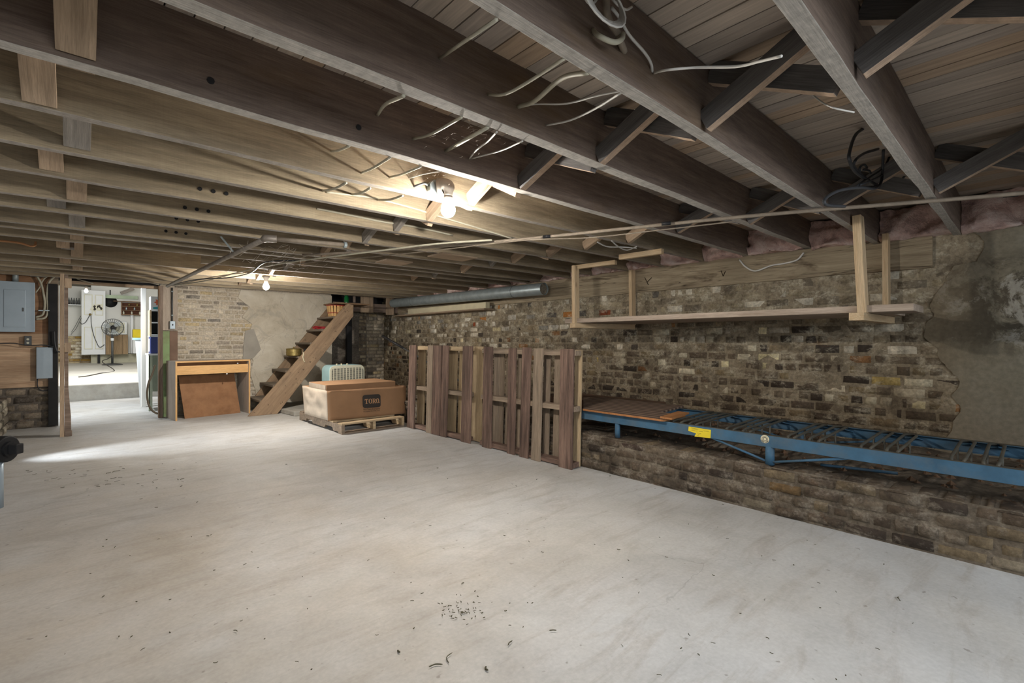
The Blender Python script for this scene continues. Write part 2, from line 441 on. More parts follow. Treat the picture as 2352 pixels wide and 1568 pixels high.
# ------------------------------------------------------------------ the room
def bricks(mb, O, U, V, N, LU, LV, ch, bl, choose, seed=1, proud=0.008, jit=0.003, header_every=6, rim=0.006, skip=None, joint=0.011):
    """real bricks laid in courses on the plane O + u U + v V, standing out along N"""
    rng = random.Random(seed); O, U, V, N = map(Vector, (O, U, V, N))
    v = 0.0; k = 0
    while v < LV - 0.01:
        h = min(ch, LV - v)
        hdr = header_every and (k % header_every == header_every - 2)
        u = -rng.random() * bl
        while u < LU:
            w = (bl * 0.5 if (hdr or rng.random() < 0.16) else bl) * rng.uniform(0.93, 1.06)
            u0, u1 = max(u, 0), min(u + w, LU); u += w
            if u1 - u0 < 0.025: continue
            if skip and skip((u0 + u1) / 2, v + h / 2): continue
            j = joint / 2; d = proud * rng.uniform(0.15, 1.3)
            a0, a1, b0, b1 = u0 + j + rng.uniform(-1, 1) * jit, u1 - j + rng.uniform(-1, 1) * jit, v + j + rng.uniform(-1, 1) * jit, v + h - j + rng.uniform(-1, 1) * jit
            tu, tv = rng.uniform(-.004, .004), rng.uniform(-.003, .003)
            mb.cc = choose(u0, v, rng)
            us = [a0, a0 + rim, (a0 + a1) / 2, a1 - rim, a1]; vs_ = [b0, b0 + rim, b1 - rim, b1]
            pts = []
            for q, vv in enumerate(vs_):
                for p, uu in enumerate(us):
                    edge = q in (0, 3) or p in (0, 4)
                    dd = -0.012 if edge else d + tu * (p - 2) + tv * (q - 1.5) + rng.uniform(-.0012, .0012)
                    jj = 0 if edge else rng.uniform(-1, 1) * jit * 0.6
                    pts.append(O + U * (uu + jj) + V * (vv + jj * .5) + N * dd)
            fs = [(q*5+p, q*5+p+1, (q+1)*5+p+1, (q+1)*5+p) for q in range(3) for p in range(4)]
            if U.cross(V).dot(N) < 0: fs = [f[::-1] for f in fs]
            mb.add(pts, fs)
        v += ch; k += 1
    return mb

def pick(rng, table):
    r = rng.random() * sum(w for w, _ in table)
    for w, c in table:
        r -= w
        if r <= 0: break
    j = rng.uniform(0.82, 1.16); c = lin(c)
    return (c[0] * j, c[1] * j, c[2] * j)

# floor
def fh(u, v):
    x = -3.2 + 8.6 * u; y = -4.0 + 17.0 * v
    return (x, y, noise.noise(Vector((x * .9, y * .9, 0))) * 0.004)
m = MB().grid(fh, 60, 110)
o = m.build('floor', floor_mat(), smooth=True); T(o, kind='structure')
# raised floor of the back room
m = MB(); m.prism([(12.92, 0.0), (20.0, 0.0), (20.0, 0.57), (12.98, 0.335), (12.92, 0.32)], 'x', -1.4, 3.4)
M_floor2 = plain('back_room_concrete', '#d9d7cf', 0.7, 0.1, 1.6, dirt='#aaa595', bump=0.1)
T(m.build('floor_raised', M_floor2), kind='structure')
T(MB().box(-1.4, 3.4, 12.87, 12.92, -0.02, 0.315).build('trim_1', M_slab, bevel=0.012), kind='structure')

# right wall: bricks over a mortar bed
def rw(u, v, rng):
    y = u - 1.4; z = v
    if z > 1.42: tb = [(5, '#8c816d'), (4, '#7d7363'), (4, '#978b74'), (1.1, '#bbb4a4'), (.8, '#5b5751'), (.22, '#a8713c'), (.12, '#8b4a30')]
    elif z > 1.02: tb = [(4, '#7f7463'), (4, '#736858'), (2, '#8e8069'), (2.2, '#cbc3b2'), (1.4, '#4c453e'), (.35, '#96704c'), (.5, '#c9bc98')]
    elif z > 0.6: tb = [(4, '#736757'), (4, '#665a4b'), (1.8, '#85765c'), (1.3, '#c8bda6'), (1.6, '#453c33'), (.35, '#8a6542'), (.4, '#a8945f')]
    else: tb = [(3, '#665a4b'), (3, '#574c40'), (1, '#73654f'), (.6, '#a3977f'), (1.2, '#40372f')]
    if (1.7 < y < 3.0 and .75 < z < 1.3) or (.55 < y < 1.3 and .6 < z < .95): tb = tb + [(3.2, '#cfc6ae'), (1.2, '#d8cca4'), (1.5, '#3c342c')]
    if y > 4.5 and z > 1.3: tb = tb + [(3, '#c9c3b6'), (2, '#8f8b82')]
    return pick(rng, tb)
def plaster_edge(z): return 0.50 + 0.10 * math.sin(z * 5.1 + 1) + 0.07 * noise.noise(Vector((z * 6, 2, 0))) - 0.12 * (z > 1.8)
mb = MB()
mb.cc = (0.27, 0.225, 0.16)
mb.grid(lambda u, v: (5.1475 + 0.006 * noise.noise(Vector((u * 90, v * 16, 0))), -1.4 + 11.4 * u, 0.0 + 2.42 * v), 160, 30)
bricks(mb, (5.15, -1.4, 0), (0, 1, 0), (0, 0, 1), (-1, 0, 0), 11.4, 1.805, 0.0902, 0.215, rw, 11, proud=0.007,
       skip=lambda u, v: (u - 1.4) < plaster_edge(v) - 0.2, jit=0.006, joint=0.012, header_every=3, rim=0.009)
wall_r = mb.build('wall_right', brick_mat('old_brick_right', 0.62, 0.8, '#33281d', '#ddd4bd', gain=1.34, low=(0.5, 1.5, 0.75, '#ada090')), smooth=True); T(wall_r, kind='structure')
# plaster coat over the near end of that wall
def pe2(z): return plaster_edge(z) + 0.03 * noise.noise(Vector((z * 11, 7, 0))) + 0.012 * noise.noise(Vector((z * 40, 3, 0)))
pts = [(-1.4, 0.0)] + [(pe2(z / 110 * 2.06), z / 110 * 2.06) for z in range(0, 110)] + [(0.36, 2.06), (-1.4, 2.06)]
def damp_plaster():
    t = NT('damp_plaster'); tc = t.n('ShaderNodeTexCoord'); t._co = tc.outputs['Object']; co = t._co
    sp_ = t.n('ShaderNodeSeparateXYZ'); t.l(co, sp_.inputs[0])
    n1 = t.noise(2.0, co, 8, 0.62, 0.5)
    col = t.ramp(n1, [(0.32, '#7b7565'), (0.5, '#8d8878'), (0.72, '#9b988b')])
    # lower half stays browner with damp, the top is grey-green
    col = t.mix(t.mr(sp_.outputs['Z'], 0.9, 0.2, 0, 0.8), col, '#776a59')
    band = t.n('ShaderNodeMath', operation='MULTIPLY')
    t.l(t.mr(sp_.outputs['Z'], 1.0, 1.25, 0, 1), band.inputs[0]); t.l(t.mr(sp_.outputs['Z'], 1.9, 1.75, 0, 1), band.inputs[1])
    n2 = t.noise(4.5, co, 9, 0.72, 0.8); n3 = t.noise(3.4, co, 9, 0.75, 0.3)
    k1 = t.n('ShaderNodeMath', operation='MULTIPLY'); t.l(band.outputs[0], k1.inputs[0]); t.l(t.mr(n2, 0.44, 0.52, 0, 0.85), k1.inputs[1])
    col = t.mix(k1.outputs[0], col, '#3f3b34')
    k2 = t.n('ShaderNodeMath', operation='MULTIPLY'); t.l(band.outputs[0], k2.inputs[0]); t.l(t.mr(n3, 0.53, 0.58, 0, 0.9), k2.inputs[1])
    col = t.mix(k2.outputs[0], col, '#b3b0a6')
    # thin coat by the bricks: their brown shows through
    col = t.mix(t.mr(sp_.outputs['Y'], 0.40, 0.95, 0, 0.85), col, '#80735e')
    col = t.mix(1.0, col, t.mr(t.noise(30, co, 5, 0.6), 0.3, 0.7, 0.8, 1.12), 'MULTIPLY')
    return t.out(col, 0.92, t.bump(t.noise(9, co, 8, 0.68), 0.8, 0.015))
M_plr = damp_plaster()
MB().prism(pts, 'x', 5.134, 5.146).build('plaster_coat', M_plr, wall_r, bevel=0.003)
# brick bench along the foot of the wall
def lw(u, v, rng): return pick(rng, [(4, '#75695a'), (4, '#66594b'), (2, '#85765f'), (1.0, '#9d927f'), (1.4, '#4c4239'), (.15, '#8e7450'), (.4, '#4a3c34')])
def lt(u, v, rng): return pick(rng, [(4, '#66594a'), (3, '#564a3d'), (1, '#7a6a54')])
mb = MB(); mb.cc = (0.20, 0.165, 0.125)
mb.grid(lambda u, v: (3.5625 + 0.004 * noise.noise(Vector((u * 60, v * 5, 3))), -1.4 + 8.2 * u, 0.325 * v), 120, 6)
mb.grid(lambda u, v: (3.565 + 1.59 * v, -1.4 + 8.2 * u, 0.318 + (0.022 * noise.noise(Vector((u * 50, v * 12, 5))) if v > 0.12 else 0)), 200, 44)
bricks(mb, (3.56, -1.4, 0.0), (0, 1, 0), (0, 0, 1), (-1, 0, 0), 8.2, 0.322, 0.0805, 0.215, lw, 5, proud=0.010, jit=0.008, header_every=3, rim=0.014, joint=0.009)
bricks(mb, (3.553, -1.4, 0.322), (0, 1, 0), (1, 0, 0), (0, 0, 1), 8.2, 0.23, 0.23, 0.118, lt, 6, proud=0.006, jit=0.006, header_every=0, rim=0.014, joint=0.012)
T(mb.build('wall_bench_right', brick_mat('damp_brick_low', 0.6, 0.5, '#2a211b', '#c2b8a8', gain=0.95, low=(0.3, 0.9, 0.5, '#b3aca4')), smooth=True), kind='structure')

# timber wall plate that carries the joists
m = MB()
def wp(u, v):
    y = 0.56 + 9.42 * u; a = v * 3
    zt = 2.05 + 0.035 * min(1, max(0, (y - .5) / 1.5)); zb = 1.80 + 0.012 * noise.noise(Vector((y * 2, 1, 0)))
    prof = [(5.30, zb), (5.118, zb), (5.112, zt), (5.30, zt)]
    i = min(2, int(a)); f = a - i
    p, q = prof[i], prof[i + 1]
    return (p[0] + (q[0] - p[0]) * f + 0.006 * noise.noise(Vector((y * 3, a * 2, 4))), y, p[1] + (q[1] - p[1]) * f)
m.grid(wp, 90, 9)
m.hexa([(5.12, .56, 1.80), (5.30, .56, 1.80), (5.30, .60, 1.80), (5.12, .60, 1.80), (5.12, .56, 2.05), (5.30, .56, 2.05), (5.30, .60, 2.05), (5.12, .60, 2.05)])
def ybeam():
    t = NT('wall_plate_timber')
    g = t.noise(2.0, t.co(rnd=False, scale=(14, 1.0, 14)), 7, 0.65, 0.5)
    col = t.ramp(g, [(0.3, '#837560'), (0.7, '#b5a68c')])
    st = t.noise(1.3, t.co(rnd=False, scale=(2, 1.0, 5)), 5, 0.6, 0.4)
    col = t.mix(t.mr(st, 0.54, 0.62, 0, 0.7), col, '#4b3b2a')
    ck = t.noise(1.0, t.co(rnd=False, scale=(6, 0.6, 26)), 2, 0.5)
    d = t.n('ShaderNodeMath', operation='ABSOLUTE'); s_ = t.n('ShaderNodeMath', operation='SUBTRACT'); s_.inputs[1].default_value = 0.5; t.l(ck, s_.inputs[0]); t.l(s_.outputs[0], d.inputs[0])
    col = t.mix(t.mr(d.outputs[0], 0.0, 0.012, 0.8, 0), col, '#2c2219')
    return t.out(col, 0.9, t.bump(g, 0.6, 0.01))
plate = m.build('trim_2', ybeam(), smooth=False); T(plate, kind='structure')
# carpenter's marks cut in the beam
M_cut = plain('cut_mark', '#3a2d20', 0.9)
def stroke(mb_, a, b): mb_.obox(a, b, 0.006, 0.006, up=(1, 0, 0))
for (qx, qy, w_, h_) in ((1660, 628, 9, 12), (1487, 645, 9, 14)):
    mm = MB(); X = 5.1105
    if qx > 1600: segs = [((qx - 4, qy - 7), (qx + 1, qy + 6)), ((qx + 6, qy - 5), (qx + 1, qy + 6))]
    else: segs = [((qx - 6, qy - 8), (qx + 2, qy + 9)), ((qx + 10, qy - 8), (qx, qy + 2))]
    for a, b in segs: stroke(mm, at(*a, x=X), at(*b, x=X))
    mm.build('carved_mark', M_cut, plate)

# far wall right of the doorway
def fw(u, v, rng): return pick(rng, [(5, '#bfb29d'), (4, '#b3a690'), (3, '#ccc0ab'), (1.2, '#9a9082'), (.5, '#7c766e'), (1.6, '#bba985'), (.5, '#a29585')])
mb = MB(); mb.cc = (0.52, 0.46, 0.37)
mb.grid(lambda u, v: (0.97 + 2.72 * u, 9.342 - 0.005 * noise.noise(Vector((u * 40, v * 30, 0))), 2.12 * v), 50, 40)
bricks(mb, (0.97, 9.34, 0), (1, 0, 0), (0, 0, 1), (0, -1, 0), 2.72, 2.1, 0.0755, 0.215, fw, 21, proud=0.005, jit=0.004, joint=0.018)
wall_f = mb.build('wall_far', brick_mat('whitewashed_brick', 0.18, 0.55, '#6f665b', '#cfc6b6'), smooth=True); T(wall_f, kind='structure')
def lime_plaster():
    t = NT('old_lime_plaster'); co = t.co(rnd=False)
    col = t.ramp(t.noise(1.7, co, 9, 0.65, 0.8), [(0.34, '#9a9284'), (0.44, '#bab09d'), (0.56, '#c6bdab'), (0.7, '#d3ccbd')])
    col = t.mix(t.mr(t.noise(2.6, co, 9, 0.7, 1.2), 0.56, 0.60, 0, 0.55), col, '#a9a295')
    dn = t.n('ShaderNodeTexNoise'); dn.inputs['Scale'].default_value = 3.0; dn.inputs['Detail'].default_value = 8; t.l(co, dn.inputs['Vector'])
    vo = t.n('ShaderNodeTexVoronoi', feature='DISTANCE_TO_EDGE'); vo.inputs['Scale'].default_value = 1.5; t.l(t.mix(0.25, co, dn.outputs['Color']), vo.inputs['Vector'])
    col = t.mix(t.mr(vo.outputs['Distance'], 0.0, 0.005, 0.32, 0), col, '#6a6154')
    return t.out(col, 0.92, t.bump(t.noise(7, co, 8, 0.65), 0.7, 0.02))
pl = [(2.10, 2.09), (3.70, 2.09), (3.70, 0.0), (2.32, 0.0)]
edge = [(2.34, .3), (2.25, .62), (2.30, .85), (2.20, 1.05), (2.22, 1.30), (2.28, 1.5), (2.12, 1.62), (2.24, 1.80), (2.06, 1.95)]
MB().prism([(x, z) for x, z in pl[::-1][0:1]] + [edge[0]] + edge[1:] + [(2.10, 2.09), (3.70, 2.09), (3.70, 0.0)], 'y', 9.315, 9.336).build('plaster_coat', lime_plaster(), wall_f, bevel=0.004)
# small darker patch of cement
MB().prism([(2.13, .84), (2.30, .9), (2.42, 1.05), (2.36, 1.25), (2.30, 1.42), (2.17, 1.38), (2.14, 1.1)], 'y', 9.306, 9.318).build('cement_patch', plain('cement_patch', '#a09a8f', 0.9, 0.12), wall_f, bevel=0.003)
# recess behind the stairs
def kw(u, v, rng): return pick(rng, [(4, '#807361'), (3, '#6c6152'), (2, '#988a72'), (1, '#4c443c'), (1, '#a09680')])
mb = MB(); mb.cc = (0.25, 0.21, 0.16)
mb.grid(lambda u, v: (4.56 + 0.62 * u, 9.975, 1.9 * v), 4, 4)
mb.grid(lambda u, v: (4.56, 9.66 + 0.35 * u, 1.9 * v), 4, 4)
bricks(mb, (4.56, 9.97, 0), (1, 0, 0), (0, 0, 1), (0, -1, 0), 0.6, 1.85, 0.0755, 0.215, fw, 8, joint=0.016)
bricks(mb, (4.40, 9.64, 0), (1, 0, 0), (0, 0, 1), (0, -1, 0), 0.17, 1.85, 0.0755, 0.17, kw, 9, joint=0.016)
mb.cc = (0.14, 0.12, 0.10)
mb.grid(lambda u, v: (3.66 + 0.92 * u, 9.65 - 0.012 * noise.noise(Vector((u * 8, v * 14, 0))), 1.95 * v), 20, 30)
mb.grid(lambda u, v: (3.66, 9.34 + 0.33 * u, 2.1 * v), 4, 4)
T(mb.build('wall_recess', brick_mat('recess_brick', 0.5, 0.45, '#3a332c', '#b9b09f', gain=1.35), smooth=True), kind='structure')

# wall left of the doorway: brick foot, boards above
mb = MB(); mb.cc = (0.13, 0.11, 0.09)
mb.grid(lambda u, v: (-2.4 + 2.2 * u, 9.33, 0.56 * v), 4, 4)
bricks(mb, (-2.4, 9.325, 0), (1, 0, 0), (0, 0, 1), (0, -1, 0), 2.2, 0.56, 0.112, 0.22, lambda u, v, r: pick(r, [(4, '#877b6b'), (3, '#6f6455'), (1, '#4b433b'), (1, '#a39a8a')]), 31, proud=0.02, jit=0.01, rim=0.02, header_every=0, joint=0.02)
T(mb.build('wall_far_left', brick_mat('rough_brick', 0.5, 0.3, '#2a2420', '#a9a296'), smooth=True), kind='structure')
T(MB().box(-2.4, -0.2, 9.33, 9.38, 0.56, 2.4).build('wall_far_left_upper', wood('backing_boards', '#8a7a68', '#b5a48e', 0.3)), kind='structure')
T(MB().box(0.97, 3.7, 9.36, 9.42, 0.0, 2.4).build('wall_far_back', M_whitebright), kind='structure')
T(MB().box(3.7, 5.4, 9.99, 10.04, 0, 2.5).box(-2.4, 3.7, 9.44, 9.47, 2.07, 2.5).build('wall_dark_void', M_near_black), kind='structure')  # black sheets stand in for the dark void, its shade as colour
# pier at the left edge and the wall it belongs to
mb = MB(); mb.cc = (0.2, 0.17, 0.14)
mb.box(-1.6, -0.70, 8.42, 9.3, 0, 0.44)
bricks(mb, (-1.6, 8.41, 0), (1, 0, 0), (0, 0, 1), (0, -1, 0), 0.9, 0.44, 0.11, 0.3, lambda u, v, r: pick(r, [(1, '#90887b'), (1, '#6f675b')]), 33, proud=0.02, jit=0.01, rim=0.02, header_every=0, joint=0.02)
bricks(mb, (-0.69, 8.42, 0), (0, 1, 0), (0, 0, 1), (1, 0, 0), 0.88, 0.44, 0.11, 0.3, lambda u, v, r: pick(r, [(1, '#b0a794'), (1, '#8a8172')]), 34, proud=0.01, jit=0.01, rim=0.02, header_every=0, joint=0.02)
T(mb.build('wall_bench_left', brick_mat('pier_brick', 0.4, 0.35), smooth=True), kind='structure')
T(MB().box(-2.0, -1.9, -1.5, 9.4, 0, 2.4).build('wall_left', plain('left_wall_brickwork', '#8f8676', 0.9, 0.2)), kind='structure')

# boarded ceiling
def ceil_mat():
    t = NT('ceiling_board_wood'); a = t.n('ShaderNodeAttribute'); a.attribute_name = 'bcol'
    g = t.noise(2.0, t.co(rnd=False, scale=(22, 1.3, 22)), 7, 0.65, 0.3)
    col = t.mix(1.0, a.outputs['Color'], t.mr(g, 0.25, 0.75, 0.68, 1.2), 'MULTIPLY')
    st = t.noise(1.1, t.co(rnd=False, scale=(1.6, 0.8, 1)), 5, 0.6)
    col = t.mix(t.mr(st, 0.55, 0.75, 0, 0.3), col, '#5c554f')
    return t.out(col, 0.85, t.bump(g, 0.3, 0.005))
mb = MB(); rng = random.Random(3); x = -2.0
while x < 5.3:
    w = 0.088 * rng.uniform(0.96, 1.05)
    c = lin(rng.choice(['#bcae9f', '#aea194', '#c4b5a5', '#b3a69a', '#bea78f']))
    mb.cc = c[:3]
    mb.box(x, x + w - 0.005, -2.2, 10.0, 2.325 + rng.uniform(0, .003), 2.345); x += w
mb.cc = (0.02, 0.018, 0.015); mb.box(-2.0, 5.4, -2.2, 10.0, 2.345, 2.37)  # dark backing added above the boards to stop light leaking through gaps
T(mb.build('ceiling', ceil_mat()), kind='structure')

# back room shell
M_back = plain('back_room_white', '#dcdcd6', 0.85, 0.06, 1.5)
T(MB().box(-1.4, .30, 19.6, 19.7, 0.5, 2.9).box(.30, 3.4, 19.0, 19.7, 0.8, 2.9).build('wall_back_room_end', M_back), kind='structure')
mb = MB(); mb.cc = (0.5, 0.42, 0.3); mb.box(-1.3, 0.30, 19.3, 19.6, 0.5, 1.35)
bricks(mb, (-1.3, 19.29, 0.5), (1, 0, 0), (0, 0, 1), (0, -1, 0), 1.6, 0.85, 0.085, 0.25, lambda u, v, r: pick(r, [(3, '#c9b890'), (2, '#a8863f'), (2, '#d8d0bc'), (1, '#7d6a4c')]), 41, proud=0.012, joint=0.02)
T(mb.build('wall_back_room_base', brick_mat('back_room_brick', 0.3, 0.5, '#6a5236', '#ddd6c4'), smooth=True), kind='structure')
T(MB().box(0.30, 3.4, 19.0, 19.6, 0.45, 0.82).build('wall_back_room_plinth', plain('plinth_concrete', '#b7b49f', 0.9, 0.2, 4, bump=0.3)), kind='structure')
T(MB().box(-1.4, -1.3, 9.42, 19.7, 0, 2.9).build('wall_back_room_left', M_back), kind='structure')
T(MB().box(3.3, 3.4, 9.42, 19.7, 0, 2.9).build('wall_back_room_right', M_back), kind='structure')
T(MB().box(-1.4, 3.4, 9.42, 19.7, 2.86, 2.95).build('ceiling_back_room', wood('back_room_ceiling', '#6d6558', '#9c9484', 0.3)), kind='structure')

# ------------------------------------------------------------------ ceiling joists and their cross bracing
JY = [-0.12, 0.39, 0.90, 1.42, 1.975, 2.45, 2.94, 3.42, 3.97, 4.36, 4.93, 5.17, 5.58, 6.15, 6.71, 7.33, 7.84, 8.35, 8.80]
JW = [0.05] * 3 + [0.062, 0.06] + [0.05] * 14
def under(x, y): return 2.045 + (0.045 * max(0, x) / 5.15 if y > 1.2 else 0.004)
for i, y in enumerate(JY):
    x0 = 1.0 if abs(y - 6.15) < .01 else -1.9
    w = JW[i]; d = 0.275
    z0, z1 = under(x0, y), under(5.22, y)
    if i == 0: lab = 'dark-shaded rough-sawn ceiling joist directly over the camera position'
    else:
        tone = 'dark-shaded rough-sawn' if y < 2.2 else 'pale sawn'
        lab = f'{tone} ceiling joist, {ORD[i-1]} counting from the camera towards the far wall'
    p0 = (x0, y + w / 2, z0 + d / 2); p1 = (5.22, y + w / 2, z1 + d / 2 - 0.01)
    o = bar('ceiling_joist', M_joist_shaded if y < 2.2 else M_joist, p0, p1, w, d, rough=0.006, seed=i, bevel=0.003)
    T(o, lab, 'joist', 'ceiling joists')
    if 1.9 < y < 6 and y not in (5.17,):   # holes bored for old wiring
        for hx in ((0.55, 0.62, 0.69) if y > 3.3 else ((0.35, 0.9) if y < 2.2 else ())):
            MB().cyl((hx, y - 0.0045, z0 + 0.08), (hx, y + 0.002, z0 + 0.08), 0.012, n=12).build('bored_hole', M_black, o)

ROWS = [(0.0, 0.092, 0.026, 'row near the fuse panel side'), (1.86, 0.042, 0.085, 'row by the bare bulbs'), (3.62, 0.042, 0.085, 'row nearest the brick wall')]
for r, (bx, bw, bh, rd) in enumerate(ROWS):
    for i in range(len(JY) - 2):
        y0 = JY[i] + JW[i]; y1 = JY[i + 1]
        if y1 - y0 < 0.25 or (r == 0 and i == 0): continue
        if r == 0 and y1 > 8.0: continue
        rng = random.Random(100 * r + i)
        for k in range(2):
            if r == 0:
                xa = (-0.100 if (i % 2 == 0) else -0.002); xb = -0.100 if xa > -0.05 else -0.002
                if y0 > 6: xb += .03
            else: xa, xb = bx, bx + 0.062
            xk = (xa if k == 0 else xb) + rng.uniform(-.003, .003)
            zl, zh = under(xk, y0) + 0.035 + rng.uniform(-.012, .01), 2.30
            p0, p1 = ((xk, y1 - 0.005, zl), (xk + rng.uniform(-.003, .003), y0 + 0.005, zh)) if k == 0 else ((xk, y0 + 0.005, zl), (xk + rng.uniform(-.003, .003), y1 - 0.005, zh))
            if r == 2 and i > 12: continue
            mat = (M_brace_tan if (r == 0 and i in (1, 2, 3, 4, 6, 7)) else rng.choice([M_brace_tan, M_brace_tan, M_brace_grey])) if y1 > 2.2 or r == 0 else M_brace_shaded
            if r == 0 and i in (5, 9): mat = M_brace_grey
            o = bar('joist_brace', mat, p0, p1, bw, bh if r else 0.026, bevel=0.002)
            way = 'rising towards the camera' if k == 0 else 'rising away from the camera'
            T(o, f'diagonal brace {way}, {ORD[i]} joist gap, {rd}', 'brace', 'cross braces between the ceiling joists')
# nail heads on the two nearest braces of the left row are part of the boards
# solid blocking between some joists near the far side
for (px, py, y, l, lab) in ((905, 602, 4.60, 0.30, 'small pale plywood offcut under the joists behind the nearer bulb'), (1040, 590, 4.20, 0.42, 'long pale offcut under the joists beside the conduit')):
    p = at(px, py, z=2.035)
    T(plank('ceiling_offcut', M_brace_tan, p.x - l/2, p.x + l/2, p.y - .13, p.y + .13, 2.028, 2.042, 'x'), lab, 'board')

# pink insulation stuffed over the wall plate, one batt in each gap
for i in range(1, len(JY) - 1):
    y0 = JY[i - 1] + JW[i - 1] + .004; y1 = JY[i] - .004
    if i == 1: y0 = -0.07
    if y1 - y0 < 0.1: continue
    zb = 2.05 + 0.035 * min(1, max(0, ((y0 + y1) / 2 - .5) / 1.5))
    def fn(u, v, y0=y0, y1=y1, zb=zb, i=i):
        a = v * 3; y = y0 + (y1 - y0) * u
        prof = [(5.36, zb - .002), (5.10, zb - 0.002), (5.12, 2.31), (5.36, 2.318)]
        k = min(2, int(a)); f = a - k; p, q = prof[k], prof[k + 1]
        n_ = noise.noise(Vector((y * 6, a * 3.0, i))) * 0.085 + noise.noise(Vector((y * 17, a * 8, i))) * 0.035
        inner = 1 if 0.3 < a < 2.7 else 0.2
        return (p[0] + (q[0] - p[0]) * f - (0.045 + n_) * inner, y, p[1] + (q[1] - p[1]) * f + n_ * 0.25 * inner)
    o = MB().grid(fn, 26, 24).build('insulation_batt', M_insul, smooth=True)
    T(o, f'pink insulation batt above the brick wall, stuffed in the {ORD[i-1]} gap between joists', 'insulation', 'pink insulation batts over the wall plate')
# second gap and near end: more wall above

# ------------------------------------------------------------------ bare bulbs
def bulb_fixture(bx, by, bz, label, facing):
    t = root('bare_bulb_lamp', (bx, by, bz + 0.2), label, 'lamp', None)
    yf = facing       # y of the joist face the box is screwed to
    n = 8; R = 0.052
    oc = [(bx - 0.035 + R * math.cos(math.pi / 8 + i * math.pi / 4), bz + 0.13 + R * math.sin(math.pi / 8 + i * math.pi / 4)) for i in range(n)]
    MB().prism(oc, 'y', yf - 0.04, yf - 0.001).build('junction_box', M_steel, t, bevel=0.003)
    m = MB()      # porcelain holder: cup that bends down from the box
    pts = crv([(bx - 0.03, yf - 0.045, bz + 0.135), (bx - 0.01, yf - 0.07, bz + 0.135), (bx, by, bz + 0.125), (bx, by, bz + 0.075)], 5)
    rr = [0.052, 0.052, 0.05, 0.05, 0.05, 0.05, 0.049, 0.048, 0.046, 0.044, 0.04, 0.036, 0.031, 0.027, 0.0255, 0.0255][:len(pts)]
    m.tube(pts, rr, 20); m.lathe([(0.0255, 0.0), (0.0255, 0.02), (0.022, 0.021)], (bx, by, bz + 0.055), 20)
    m.build('lamp_holder', M_porcelain, t, smooth=True)
    prof = [(0.0, -0.052), (0.014, -0.050), (0.028, -0.042), (0.038, -0.028), (0.0425, -0.010), (0.0415, 0.006), (0.036, 0.022), (0.028, 0.038), (0.0225, 0.052), (0.0205, 0.068)]
    bb = MB().lathe(prof[:5], (bx, by, bz), 20).build('bulb', M_bulb, t, smooth=True)
    MB().lathe(prof[4:], (bx, by, bz), 20).build('bulb_neck', M_neck, bb, smooth=True)
    MB().tube(crv([(bx - 0.085, yf - .02, bz + 0.14), (bx - 0.12, yf - .035, bz + 0.14), (bx - 0.155, yf - .02, bz + 0.125), (bx - 0.17, yf + .004, bz + 0.118)], 5), 0.007, 8).build('supply_cable', M_darkgrey, t, smooth=True)
    return t
bulb_fixture(1.625, 2.345, 1.985, 'bare lit bulb hanging from the nearer ceiling joists, centre of the room', 2.45)
t = root('bare_bulb_lamp', (1.84, 6.84, 1.99), 'small lit bare bulb in front of the whitewashed brick by the stairs', 'lamp')
bx, by, bz = 1.84, 6.84, 1.925
bb = MB().lathe([(0.0, -0.05), (0.016, -0.047), (0.03, -0.036), (0.038, -0.018), (0.039, -0.006)], (bx, by, bz), 20).build('bulb', M_bulb_far, t, smooth=True)
MB().lathe([(0.039, -0.006), (0.037, 0.006), (0.031, 0.02), (0.021, 0.04), (0.019, 0.052)], (bx, by, bz), 20).build('bulb_neck', M_neck, bb, smooth=True)
MB().lathe([(0.022, 0.0), (0.024, 0.02), (0.03, 0.05), (0.045, 0.07), (0.045, 0.085)], (bx, by, bz + 0.05), 18).build('lamp_holder', M_porcelain, t, smooth=True)

# ------------------------------------------------------------------ cables through the joists
J = {i: JY[i] for i in range(len(JY))}
def seg(a, ya, b, yb, mids=(), back=True):
    """points of a cable from pixel a at depth ya to pixel b at depth yb, sagging through the mids"""
    P = [at(a[0], a[1], y=ya)]
    for (q, f) in mids: P.append(at(q[0], q[1], y=ya + (yb - ya) * f))
    P.append(at(b[0], b[1], y=yb)); return P
b21 = JY[2] + JW[2]; b32 = JY[3] + JW[3]; b43 = JY[4] + JW[4]; b54 = JY[5] + JW[5]
G1 = 'cables crossing between the second and third joists'
cable('electrical_cable', seg((1010, 134), J[3], (1140, 45), b21), 0.0055, M_cream_cable, 'straight cream cable between second and third joists, the one closest to the top', group=G1)
cable('electrical_cable', seg((1121, 217), J[3], (1296, 134), b21, [((1160, 216), .3), ((1215, 187), .6)]), 0.0055, M_cream_cable, 'cream cable between second and third joists, ending by the middle bored hole', group=G1)
cable('electrical_cable', seg((1190, 245), J[3], (1350, 166), b21, [((1228, 232), .25), ((1290, 180), .7)]), 0.0085, M_cream_cable, 'thick double cream cable between second and third joists', group=G1)
cable('electrical_cable', seg((1192, 247), J[3], (1425, 209), b21, [((1230, 239), .1), ((1300, 238), .45), ((1370, 220), .8)]), 0.0035, M_white_cable, 'thin twisted white cable leaving the same hole as the thick cream pair', group=G1)
cable('electrical_cable', seg((1254, 288), J[3], (1428, 212), b21, [((1310, 276), .3), ((1370, 248), .65)]), 0.004, M_white_cable, 'thin white cable between second and third joists, hanging lowest of its group', group=G1)
G2 = 'cables crossing between the third and fourth joists'
cable('electrical_cable', seg((867, 264), J[4], (927, 220), b32, [((885, 240), .35)]), 0.007, M_cream_cable, 'short curved cream cable alone between the third and fourth joists', group=G2)
